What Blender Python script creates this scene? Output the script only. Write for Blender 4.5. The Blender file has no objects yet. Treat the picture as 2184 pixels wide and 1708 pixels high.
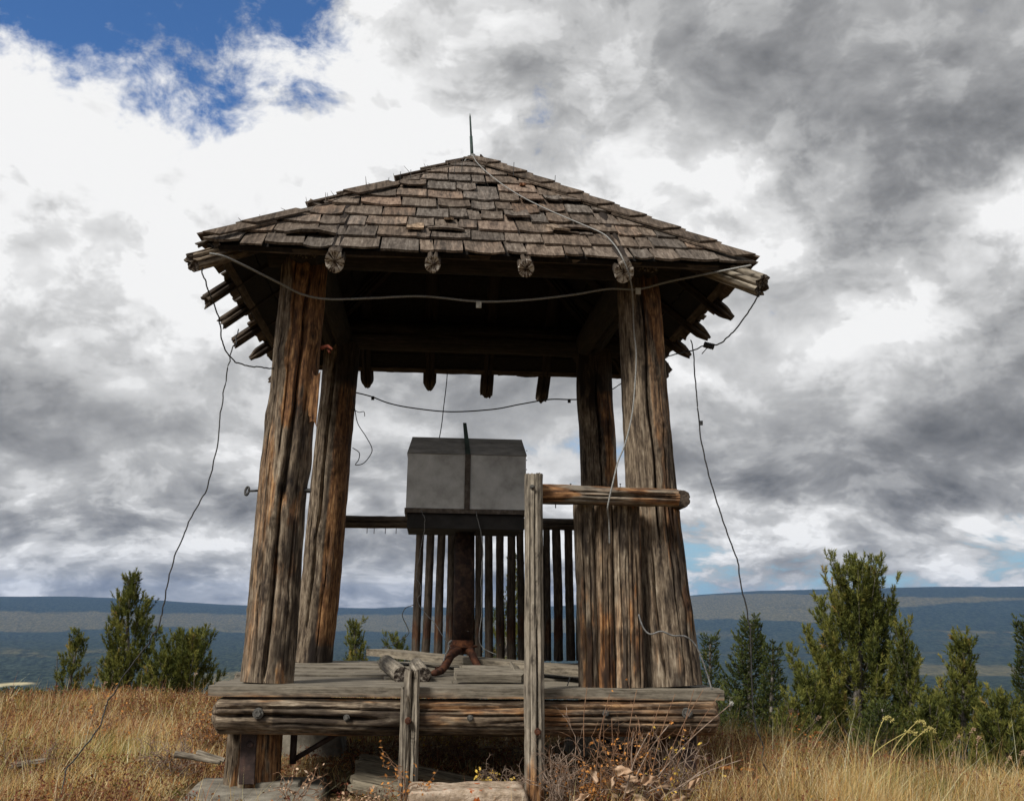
import bpy, math, random
import numpy as np
from mathutils import Matrix, Vector
rad = math.radians
sc = bpy.context.scene
col = sc.collection

# ------------------------------------------------------------------ camera
CAM = np.array([-0.26915, -7.51228, 0.43961]); PITCH, YAW, ROLL, F = 0.19295, 0.07868, 0.01318, 2255.6
FW = np.array([math.sin(YAW)*math.cos(PITCH), math.cos(YAW)*math.cos(PITCH), math.sin(PITCH)])
_r = np.array([math.cos(YAW), -math.sin(YAW), 0.0]); _u = np.cross(_r, FW)
RT = _r*math.cos(ROLL) + _u*math.sin(ROLL); UP = -_r*math.sin(ROLL) + _u*math.cos(ROLL)
cam = bpy.data.cameras.new('camera'); cam.sensor_width = 36; cam.lens = F/2184*36
cam.clip_start = 0.05; cam.clip_end = 200000
camo = bpy.data.objects.new('camera', cam); col.objects.link(camo); sc.camera = camo
camo.matrix_world = Matrix(((RT[0], UP[0], -FW[0], CAM[0]), (RT[1], UP[1], -FW[1], CAM[1]),
                            (RT[2], UP[2], -FW[2], CAM[2]), (0, 0, 0, 1)))
def ray(px, py):
    d = FW + RT*(px-1092)/F - UP*(py-854)/F
    return d/np.linalg.norm(d)
def at(px, py, Y):
    d = ray(px, py); return CAM + d*((Y-CAM[1])/d[1])
def atz(px, py, z):
    d = ray(px, py); return CAM + d*((z-CAM[2])/d[2])

sc.view_settings.view_transform = 'Standard'; sc.view_settings.look = 'None'
sc.view_settings.gamma = 1; sc.view_settings.use_curve_mapping = False
sc.view_settings.exposure = 0.35
sc.render.engine = 'CYCLES'
sc.cycles.volume_bounces = 0; sc.cycles.max_bounces = 4; sc.cycles.diffuse_bounces = 2; sc.cycles.transmission_bounces = 2; sc.cycles.glossy_bounces = 1
sc.cycles.use_denoising = True

# ------------------------------------------------------------------ sun
SUN_EL, SUN_AZ = rad(44), rad(-134)        # azimuth measured from +Y towards +X: the sun stands behind-left of the camera
sun = bpy.data.lights.new('sun', 'SUN'); sun.energy = 3.2; sun.angle = rad(14); sun.color = (1.0, .95, .86)
suno = bpy.data.objects.new('sun', sun); col.objects.link(suno)
sdir = Vector((math.sin(SUN_AZ)*math.cos(SUN_EL), math.cos(SUN_AZ)*math.cos(SUN_EL), math.sin(SUN_EL)))
suno.rotation_euler = sdir.to_track_quat('Z', 'Y').to_euler(); suno.location = (-20, -20, 30)

# ------------------------------------------------------------------ sky: blue Nishita sky under broken procedural cloud
world = bpy.data.worlds.new('World'); sc.world = world; world.use_nodes = True
wt = world.node_tree; wt.nodes.clear()
class NT:
    def __init__(s, t): s.t = t
    def n(s, typ, **k):
        nd = s.t.nodes.new(typ)
        for a, b in k.items(): setattr(nd, a, b)
        return nd
    def L(s, a, b): s.t.links.new(a, b)
    def put(s, sock, v):
        if isinstance(v, bpy.types.NodeSocket): s.t.links.new(v, sock)
        elif v is not None: sock.default_value = v
    def m(s, op, a, b=None, c=None, clamp=False):
        nd = s.n('ShaderNodeMath', operation=op, use_clamp=clamp)
        s.put(nd.inputs[0], a)
        if b is not None: s.put(nd.inputs[1], b)
        if c is not None: s.put(nd.inputs[2], c)
        return nd.outputs[0]
    def v(s, op, a, b=None, out=0):
        nd = s.n('ShaderNodeVectorMath', operation=op); s.put(nd.inputs[0], a)
        if b is not None: s.put(nd.inputs[1], b)
        return nd.outputs['Value'] if op in ('DOT_PRODUCT', 'LENGTH', 'DISTANCE') else nd.outputs[0]
    def xyz(s, x, y, z):
        nd = s.n('ShaderNodeCombineXYZ'); s.put(nd.inputs[0], x); s.put(nd.inputs[1], y); s.put(nd.inputs[2], z); return nd.outputs[0]
    def sep(s, a):
        nd = s.n('ShaderNodeSeparateXYZ'); s.put(nd.inputs[0], a); return nd.outputs
    def noise(s, vec, scale, detail=4, rough=.5, dist=0, lac=2, out='Fac'):
        nd = s.n('ShaderNodeTexNoise'); s.put(nd.inputs['Vector'], vec)
        nd.inputs['Scale'].default_value = scale; nd.inputs['Detail'].default_value = detail
        nd.inputs['Roughness'].default_value = rough; nd.inputs['Distortion'].default_value = dist
        nd.inputs['Lacunarity'].default_value = lac
        return nd.outputs[out]
    def ramp(s, f, stops, interp='LINEAR'):
        nd = s.n('ShaderNodeValToRGB'); cr = nd.color_ramp; cr.interpolation = interp
        while len(cr.elements) > 1: cr.elements.remove(cr.elements[-1])
        cr.elements[0].position = stops[0][0]; cr.elements[0].color = (*stops[0][1], 1)
        for p, c in stops[1:]:
            e = cr.elements.new(p); e.color = (*c, 1)
        s.put(nd.inputs[0], f); return nd.outputs[0]
    def smooth(s, f, a, b):
        nd = s.n('ShaderNodeMapRange', interpolation_type='SMOOTHSTEP'); s.put(nd.inputs[0], f)
        nd.inputs[1].default_value = a; nd.inputs[2].default_value = b; return nd.outputs[0]
    def mix(s, f, a, b, mode='MIX'):
        nd = s.n('ShaderNodeMix', data_type='RGBA', blend_type=mode); s.put(nd.inputs[0], f)
        for i, q in ((6, a), (7, b)):
            s.put(nd.inputs[i], (*q, 1) if isinstance(q, tuple) and len(q) == 3 else q)
        return nd.outputs[2]
def lin(c): return (c/255/12.92) if c < 10 else ((c/255+.055)/1.055)**2.4
W_ = NT(wt)
sky = W_.n('ShaderNodeTexSky', sky_type='NISHITA', sun_disc=False); sky.sun_elevation = SUN_EL; sky.sun_rotation = SUN_AZ
sky.altitude = 2500; sky.air_density = 1.0; sky.dust_density = .3; sky.ozone_density = 1.5
tc = W_.n('ShaderNodeTexCoord').outputs['Generated']
dx, dy, dz = W_.sep(tc)[:3]
# layered cloud field: the direction cut with a high, slightly curved cloud plane
def plane(dzoff, oz):
    zz = W_.m('ADD', W_.m('ABSOLUTE', W_.m('ADD', dz, dzoff)), .42)
    return W_.xyz(W_.m('DIVIDE', dx, zz), W_.m('DIVIDE', dy, zz), oz)
P1 = plane(0, 0.0); P2 = plane(.03, 0.0)
warp = W_.noise(P1, 3.0, 2, .5, out='Color')
wv = W_.v('MULTIPLY', W_.v('SUBTRACT', warp, (.5, .5, .5)), (.16, .16, 0))
tw = W_.v('MULTIPLY', W_.v('SUBTRACT', W_.noise(tc, 9, 2, .55, out='Color'), (.5, .5, .5)), (.055, .055, .055))
hi = W_.smooth(dz, .07, .24)
def dens(P, o):
    a = W_.noise(W_.v('ADD', P, wv), 5.5, 5, .57)
    b_ = W_.noise(W_.v('ADD', W_.v('MULTIPLY', W_.v('ADD', tc, (0, 0, o)), (1, 1, 1.5)), tw), 7.5, 5, .57)
    return W_.m('ADD', W_.m('MULTIPLY', a, W_.m('SUBTRACT', 1.0, hi)), W_.m('MULTIPLY', b_, hi))
D1, D2 = dens(P1, 0), dens(P2, .022)
relief = W_.m('SUBTRACT', D1, D2)
# angular coordinates (azimuth, elevation) warped by noise; cloud masses sit at given compass directions
az = W_.m('ARCTAN2', dx, dy); el = W_.m('ARCSINE', dz)
dirn = W_.noise(W_.v('MULTIPLY', tc, (1, 1, 1.4)), 6.5, 5, .64, out='Color')
wv2 = W_.v('MULTIPLY', W_.v('SUBTRACT', dirn, (.5, .5, .5)), (.17, .15, 0))
A = W_.v('ADD', W_.xyz(az, W_.m('MULTIPLY', el, 1.5), 0.0), wv2)
# (azimuth deg, elevation deg, luminance sRGB, cover) of the big masses
pts = [ # picture-measured masses, given through their sky direction
 (40,40,0,.28),(150,60,0,.12),(30,110,0,.35),(230,120,0,.42),(420,150,0,.15),(330,80,0,.50),(500,80,0,.50),(620,120,0,.38),(600,20,0,.34),(680,200,0,.30),(700,70,0,.42),(440,215,0,.30),
 (160,105,245,.75),(40,190,250,1),(250,190,250,1),(540,220,248,1),(760,170,235,1),(820,60,205,.9),
 (60,300,238,1),(300,320,250,1),(600,330,245,1),(850,270,232,1),(100,440,228,1),(350,480,243,1),
 (1000,120,192,1),(1110,240,178,.6),(1000,330,222,1),(1200,60,172,1),(1300,330,222,1),(1450,180,162,1),(1480,420,235,1),
 (1620,60,158,1),(1700,330,135,1),(1900,120,158,1),(2120,60,165,1),(2050,300,132,1),(1850,560,118,1),(1620,480,222,1),
 (2160,500,225,1),(2000,620,142,1),(1700,640,195,1),(1870,740,250,1),(1800,700,235,1),(1600,760,215,1),(2130,720,160,1),(2100,850,150,1),
 (60,620,225,1),(250,640,232,1),(380,560,238,1),(100,740,180,1),(370,700,222,1),(60,850,108,1),(250,800,178,1),(330,900,180,1),(500,880,195,1),
 (90,950,178,1),(250,1010,178,1),(420,1010,180,1),(60,1080,168,1),(250,1120,150,1),(450,1110,165,1),
 (120,1190,205,.95),(330,1190,180,1),(480,1180,192,1),(150,1245,188,1),(400,1255,190,1),
 (860,860,152,1),(1050,850,158,1),(1150,820,168,1),(820,960,190,1),(1180,960,200,.62),(1180,1060,215,1),(830,1180,165,1),(780,1070,180,1),(850,1260,170,1),
 (1560,880,180,1),(1750,880,165,1),(1550,1000,135,1),(1750,1000,138,1),(1850,985,170,1),(2000,950,98,1),(2150,960,95,1),(1950,1030,92,1),(2110,1020,185,1),
 (1480,1070,195,.8),(1640,1080,185,1),(1780,1110,235,1),(1950,1090,150,1),(2140,1090,160,1),
 (1500,1140,222,.8),(1700,1160,160,1),(1900,1170,130,.9),(1480,1190,190,.5),(1600,1200,205,.75),(1720,1200,205,.5),(1850,1215,195,.6),(2010,1185,230,.9),(2150,1200,200,.55),(1560,1240,190,.7),(1950,1235,185,.6),(2100,1235,190,.7)]
sw = sl = scv = None
for (px, py, l, cv) in pts:
    d = ray(px, py); a0, e0 = math.atan2(d[0], d[1]), math.asin(d[2])
    tight = 1 if py < 850 else (1.5 if py < 1060 else 2.1)
    q = W_.v('MULTIPLY', W_.v('SUBTRACT', A, (a0, e0*1.5, 0)), (14.5*tight**.7, 14.5*tight, 0))
    w = W_.m('POWER', .3679, W_.v('DOT_PRODUCT', q, q))
    l = lin(l) if l else lin(205)
    if sw is None: sw = W_.m('ADD', w, 0.0006); sl = W_.m('MULTIPLY_ADD', w, l, .0006*.42); scv = W_.m('MULTIPLY_ADD', w, cv, .0006*.9)
    else: sw = W_.m('ADD', sw, w); sl = W_.m('MULTIPLY_ADD', w, l, sl); scv = W_.m('MULTIPLY_ADD', w, cv, scv)
LUM = W_.m('DIVIDE', sl, sw); COV = W_.m('DIVIDE', scv, sw)
fine = W_.m('ADD', W_.m('MULTIPLY', W_.noise(W_.v('ADD', P1, W_.v('MULTIPLY', wv, (1.2, 1.2, 0))), 11.0, 4, .62), W_.m('SUBTRACT', 1.0, hi)),
            W_.m('MULTIPLY', W_.noise(W_.v('ADD', W_.v('MULTIPLY', tc, (1, 1, 1.3)), tw), 17, 5, .66), hi))
cov = W_.m('ADD', COV, W_.m('MULTIPLY', W_.m('SUBTRACT', fine, .5), 1.1))
cov = W_.m('ADD', cov, W_.m('MULTIPLY', W_.m('SUBTRACT', D1, .5), .5))
cov = W_.smooth(cov, .40, .74)
lum = W_.m('MULTIPLY', LUM, W_.m('ADD', 1.0, W_.m('MULTIPLY', W_.m('SUBTRACT', D1, .5), .34)))
lum = W_.m('ADD', lum, W_.m('MULTIPLY', W_.m('MULTIPLY', relief, W_.m('ADD', LUM, .25)), 1.15))
lum = W_.m('ADD', lum, W_.m('MULTIPLY', W_.m('SUBTRACT', fine, .5), .20))
edge = W_.m('ADD', W_.m('ADD', W_.m('MULTIPLY', D1, .72), W_.m('MULTIPLY', fine, .28)), W_.m('MULTIPLY', LUM, .10))
k1 = W_.smooth(edge, .520, .575); k2 = W_.smooth(edge, .600, .640)
lum = W_.m('MULTIPLY', lum, W_.m('ADD', .95, W_.m('ADD', W_.m('MULTIPLY', k1, .17), W_.m('MULTIPLY', k2, .16))))
lum = W_.m('MINIMUM', W_.m('MAXIMUM', lum, .07), .86)
ccol = W_.ramp(lum, [(0, (.0, .0, .0)), (.1, (.097, .101, .110)), (.25, (.244, .248, .255)), (.5, (.498, .50, .502)), (1, (1.0, 1.0, 1.0))])
blue = W_.mix(1.0, sky.outputs[0], (.068, .105, .140), 'MULTIPLY')
blue = W_.mix(W_.smooth(dz, .30, .0), blue, (.30, .47, .56))
skyc = W_.mix(cov, blue, ccol)
bg = W_.n('ShaderNodeBackground'); W_.L(skyc, bg.inputs[0]); bg.inputs[1].default_value = .84
wo = W_.n('ShaderNodeOutputWorld'); W_.L(bg.outputs[0], wo.inputs[0])
world.cycles.sampling_method = 'MANUAL'; world.cycles.sample_map_resolution = 512

# ------------------------------------------------------------------ numpy noise
def _h(ix, iy, iz, seed):
    n = (ix*374761393 + iy*668265263 + iz*2147483647 + seed*1274126177) & 0xffffffff
    n = ((n ^ (n >> 13))*1274126177) & 0xffffffff
    return ((n ^ (n >> 16)) & 0xffff)/65535.0
def vnoise(x, y, z, seed=0):
    x, y, z = np.broadcast_arrays(np.asarray(x, float), np.asarray(y, float), np.asarray(z, float))
    ix, iy, iz = [np.floor(a).astype(np.int64) for a in (x, y, z)]
    fx, fy, fz = x-ix, y-iy, z-iz
    fx, fy, fz = [a*a*(3-2*a) for a in (fx, fy, fz)]
    r = 0
    for a in (0, 1):
        for b in (0, 1):
            for c in (0, 1):
                r = r + _h(ix+a, iy+b, iz+c, seed)*(fx if a else 1-fx)*(fy if b else 1-fy)*(fz if c else 1-fz)
    return r
def fbm(x, y, z, o=4, seed=0, g=.5):
    s, a, t = 0, 1, 0
    for i in range(o):
        s = s + a*vnoise(x*2**i, y*2**i, z*2**i, seed+i*17); t += a; a *= g
    return s/t
def sstep(x, a, b):
    t = np.clip((x-a)/(b-a), 0, 1); return t*t*(3-2*t)

# ------------------------------------------------------------------ object helpers
WM = {}
def mkmesh(name, V, Fc, smooth=False, attrs=None):
    me = bpy.data.meshes.new(name)
    V = np.asarray(V, float)
    if isinstance(Fc, np.ndarray):
        n, k = Fc.shape
        me.vertices.add(len(V)); me.vertices.foreach_set('co', V.ravel())
        me.loops.add(n*k); me.loops.foreach_set('vertex_index', Fc.ravel().astype(np.int32))
        me.polygons.add(n); me.polygons.foreach_set('loop_start', np.arange(0, n*k, k, dtype=np.int32))
        me.polygons.foreach_set('loop_total', np.full(n, k, dtype=np.int32))
        me.update(calc_edges=True)
    else:
        me.from_pydata(V.tolist(), [], Fc)
    if smooth: me.polygons.foreach_set('use_smooth', np.ones(len(me.polygons), bool))
    if smooth == 2: me.set_sharp_from_angle(angle=rad(55))
    for k, a in (attrs or {}).items():
        a = np.asarray(a, float)
        if a.ndim == 1:
            at_ = me.attributes.new(k, 'FLOAT', 'POINT'); at_.data.foreach_set('value', a)
        else:
            at_ = me.attributes.new(k, 'FLOAT_COLOR', 'POINT')
            at_.data.foreach_set('color', np.hstack([a, np.ones((len(a), 1))]).ravel())
    return me
def link(name, me, mat=None, parent=None, M=None, tint=None):
    o = bpy.data.objects.new(name, me); col.objects.link(o)
    M = M or Matrix.Identity(4)
    WM[o.name] = M
    if me is not None and mat is not None and not me.materials: me.materials.append(mat)
    if parent is not None:
        o.parent = parent; o.matrix_basis = WM[parent.name].inverted() @ M
    else: o.matrix_basis = M
    if tint: o.color = (*tint, 1)
    return o
def thing(o, label, cat, group=None):
    o['label'] = label; o['category'] = cat
    if group: o['group'] = group
    return o
def empty(name, loc, label, cat, group=None):
    o = link(name, None, M=Matrix.Translation(Vector(loc))); o.empty_display_size = .2
    return thing(o, label, cat, group)
def frame(p0, p1):
    z = Vector(p1)-Vector(p0); L = z.length; z.normalize()
    ref = Vector((0, 1, 0)) if abs(z.y) < .9 else Vector((0, 0, 1))
    y = (ref - z*ref.dot(z)).normalized(); x = y.cross(z)
    return Matrix(((x.x, y.x, z.x, p0[0]), (x.y, y.y, z.y, p0[1]), (x.z, y.z, z.z, p0[2]), (0, 0, 0, 1))), L

# ------------------------------------------------------------------ materials
def newmat(name):
    m = bpy.data.materials.new(name); m.use_nodes = True; t = m.node_tree; t.nodes.clear()
    n = NT(t); b = n.n('ShaderNodeBsdfPrincipled'); o = n.n('ShaderNodeOutputMaterial'); n.L(b.outputs[0], o.inputs[0])
    b.inputs['Specular IOR Level'].default_value = .25
    return m, n, b
def attr(n, name, out='Fac', typ='GEOMETRY'):
    a = n.n('ShaderNodeAttribute', attribute_name=name, attribute_type=typ); return a.outputs[out]
def bump(n, b, h, dist, s=1.0):
    bp = n.n('ShaderNodeBump'); bp.inputs['Distance'].default_value = dist; bp.inputs['Strength'].default_value = s
    n.L(h, bp.inputs['Height']); n.L(bp.outputs[0], b.inputs['Normal'])
def wood(name, grey, brown, grain=(70, 70, 3.0), rough=.85, bdist=.003, streak=1.0):
    """weathered wood: grain runs along local Z; vertex attributes tone (bare orange-brown heartwood) and stain (dark stains, and roof shade painted on rafters)"""
    m, n, b = newmat(name)
    co = n.n('ShaderNodeTexCoord').outputs['Object']
    rnd = n.n('ShaderNodeObjectInfo').outputs['Random']
    off = n.xyz(n.m('MULTIPLY', rnd, 37.0), n.m('MULTIPLY', rnd, 11.0), n.m('MULTIPLY', rnd, 23.0))
    co2 = n.v('ADD', co, off)
    wrp = n.v('MULTIPLY', n.v('SUBTRACT', n.noise(co2, 5, 2, out='Color'), (.5, .5, .5)), (.014, .014, 0))
    g = n.noise(n.v('MULTIPLY', n.v('ADD', co2, wrp), grain), 1.0, 6, .62)
    g2 = n.noise(n.v('MULTIPLY', n.v('ADD', co2, wrp), (grain[0]*3.2, grain[1]*3.2, grain[2]*2.2)), 1.0, 3, .6)
    blot = n.noise(n.v('MULTIPLY', co2, (9, 9, 2.2)), 1.0, 6, .65)
    f = n.m('ADD', n.m('MULTIPLY', g, .62), n.m('MULTIPLY', g2, .38))
    f = n.m('ADD', n.m('MULTIPLY', n.m('SUBTRACT', f, .5), 1.55*streak), n.m('ADD', .5, n.m('MULTIPLY', n.m('SUBTRACT', blot, .5), .55)))
    fl = n.noise(n.v('MULTIPLY', co2, (1, 1, .33)), 42, 4, .65)
    f = n.m('ADD', f, n.m('MULTIPLY', n.m('SUBTRACT', fl, .5), .75))
    cg = n.ramp(f, grey); cb = n.ramp(f, brown)
    tone = attr(n, 'tone'); st = attr(n, 'stain')
    tt = n.m('ADD', tone, n.m('MULTIPLY', n.m('SUBTRACT', blot, .5), .8))
    tt = n.m('ADD', tt, n.m('MULTIPLY', n.m('SUBTRACT', g, .5), .7))
    tt = n.smooth(tt, .3, .75)
    c = n.mix(tt, cg, cb)
    c = n.mix(st, c, (.016, .011, .009))
    c = n.mix(1.0, c, n.n('ShaderNodeObjectInfo').outputs['Color'], 'MULTIPLY')
    n.L(c, b.inputs['Base Color']); b.inputs['Roughness'].default_value = rough
    bump(n, b, f, bdist, .9)
    return m
GREY = [(.22, (.014, .010, .008)), (.38, (.070, .051, .036)), (.52, (.155, .118, .083)), (.66, (.255, .205, .15)), (.82, (.42, .36, .28))]
BRWN = [(.20, (.020, .011, .007)), (.38, (.085, .042, .022)), (.52, (.185, .090, .040)), (.66, (.33, .178, .078)), (.82, (.50, .32, .165))]
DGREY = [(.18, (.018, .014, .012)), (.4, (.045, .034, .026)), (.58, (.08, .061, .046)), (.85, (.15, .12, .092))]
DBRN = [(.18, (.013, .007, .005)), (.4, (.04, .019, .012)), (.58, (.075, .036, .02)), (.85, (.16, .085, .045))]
M_post = wood('weathered_log', GREY, BRWN)
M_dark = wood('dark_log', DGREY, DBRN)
SIL = [(.18, (.04, .033, .027)), (.38, (.13, .112, .09)), (.52, (.225, .195, .155)), (.68, (.33, .29, .235)), (.85, (.45, .405, .34))]
M_silver = wood('silvered_timber', SIL, BRWN, grain=(55, 55, 1.8))
M_deck = wood('deck_board', [(.18, (.035, .029, .023)), (.38, (.12, .104, .082)), (.55, (.205, .18, .142)), (.85, (.32, .285, .235))], BRWN, grain=(60, 60, 1.2), bdist=.003)
M_shin = wood('roof_shingle', [(.15, (.022, .017, .013)), (.4, (.078, .060, .047)), (.58, (.135, .108, .087)), (.85, (.24, .205, .172))],
              [(.15, (.035, .022, .016)), (.4, (.12, .080, .058)), (.6, (.21, .145, .105)), (.85, (.32, .24, .18))], grain=(45, 45, 2.5), bdist=.002)
M_shade = wood('shade_painted_log', [(.15, (.006, .005, .004)), (.5, (.018, .014, .011)), (.85, (.045, .036, .03))], [(.2, (.012, .006, .005)), (.8, (.05, .024, .014))])  # plate log colour taken near-black for the shade under the roof
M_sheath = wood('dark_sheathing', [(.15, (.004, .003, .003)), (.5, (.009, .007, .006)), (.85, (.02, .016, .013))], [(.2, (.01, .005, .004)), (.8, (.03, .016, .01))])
def endgrain():
    m, n, b = newmat('log_end_grain')
    co = n.n('ShaderNodeTexCoord').outputs['Object']
    x, y, z = n.sep(co)[:3]
    r = n.m('SQRT', n.m('ADD', n.m('MULTIPLY', x, x), n.m('MULTIPLY', y, y)))
    ring = n.m('SINE', n.m('ADD', n.m('MULTIPLY', r, 900.0), n.m('MULTIPLY', n.noise(co, 30, 2), 9.0)))
    ns = n.noise(co, 55, 5, .65)
    f = n.m('ADD', n.m('MULTIPLY', ring, .08), n.m('MULTIPLY_ADD', ns, 2.4, -.72))
    c = n.ramp(f, [(.15, (.02, .013, .01)), (.48, (.075, .058, .046)), (.64, (.19, .16, .13)), (.9, (.42, .38, .33))])
    n.L(c, b.inputs['Base Color']); b.inputs['Roughness'].default_value = .9; bump(n, b, f, .012)
    return m
M_end = endgrain()

def simple(name, stops, scale=8, detail=6, rough=.8, metal=0, bd=.003, spec=.3, scl=(1, 1, 1)):
    m, n, b = newmat(name); co = n.n('ShaderNodeTexCoord').outputs['Object']
    f = n.noise(n.v('MULTIPLY', co, scl), scale, detail, .62)
    f = n.m('MULTIPLY_ADD', f, 1.8, -.4)
    n.L(n.mix(1.0, n.ramp(f, stops), n.n('ShaderNodeObjectInfo').outputs['Color'], 'MULTIPLY'), b.inputs['Base Color'])
    b.inputs['Roughness'].default_value = rough; b.inputs['Metallic'].default_value = metal
    b.inputs['Specular IOR Level'].default_value = spec
    if bd: bump(n, b, f, bd)
    return m
M_rust = simple('rusty_iron', [(.2, (.035, .014, .009)), (.5, (.10, .036, .018)), (.8, (.22, .085, .035))], 22, rough=.85)
M_strap = simple('dark_iron_strap', [(.2, (.02, .013, .012)), (.6, (.05, .032, .028)), (.9, (.09, .05, .04))], 18, rough=.6)
M_bolt = simple('galvanised_bolt', [(.2, (.09, .09, .085)), (.8, (.26, .26, .25))], 60, rough=.5, metal=.4)
M_galv = simple('galvanised_sheet', [(.05, (.22, .21, .19)), (.25, (.33, .325, .315)), (.5, (.43, .43, .42)), (.85, (.54, .54, .53))], 7, 9, rough=.72, metal=.15, bd=.0012)
M_galvd = simple('stained_sheet', [(.1, (.10, .098, .092)), (.5, (.20, .196, .188)), (.85, (.30, .295, .28))], 6, 6, rough=.75, metal=.1, bd=.001, scl=(1, 1, 5))
M_boxin = simple('box_underside', [(.2, (.01, .009, .008)), (.8, (.03, .027, .025))], 8)
M_green = simple('green_painted_bar', [(.2, (.01, .02, .017)), (.8, (.03, .055, .048))], 20, rough=.6)
M_strip = simple('stained_bar', [(.1, (.03, .026, .022)), (.5, (.07, .055, .045)), (.85, (.13, .115, .10))], 25, rough=.8)
M_cable = simple('braided_cable', [(.3, (.16, .16, .155)), (.7, (.36, .36, .35))], 260, 2, rough=.6, metal=.2, bd=.002)
M_wire = simple('thin_dark_wire', [(.3, (.018, .018, .019)), (.7, (.05, .05, .05))], 60, 2, rough=.6, bd=0)
M_gwire = simple('thin_grey_wire', [(.3, (.10, .10, .10)), (.7, (.2, .2, .2))], 60, 2, rough=.6, bd=0)
M_tag = simple('pale_metal_clip', [(.2, (.45, .45, .42)), (.8, (.7, .7, .66))], 40, 2, bd=0)
M_conc = simple('rough_concrete', [(.1, (.07, .062, .05)), (.45, (.17, .153, .125)), (.85, (.28, .255, .21))], 9, 9, rough=.95, bd=.012)
def stonemat():
    m, n, b = newmat('lichen_stone'); co = n.n('ShaderNodeTexCoord').outputs['Object']
    f = n.m('MULTIPLY_ADD', n.noise(co, 14, 8, .65), 1.8, -.4)
    c = n.ramp(f, [(.1, (.12, .08, .055)), (.4, (.33, .25, .18)), (.65, (.50, .40, .31)), (.9, (.62, .53, .43))])
    l = n.noise(co, 16, 4, .6); lm = n.smooth(l, .585, .62)
    l2 = n.smooth(n.noise(co, 34, 3, .6), .40, .60)
    c = n.mix(n.m('MULTIPLY', lm, l2), c, (.36, .09, .018))
    n.L(c, b.inputs['Base Color']); b.inputs['Roughness'].default_value = .95; bump(n, b, f, .015)
    return m
M_stone = stonemat()

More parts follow.
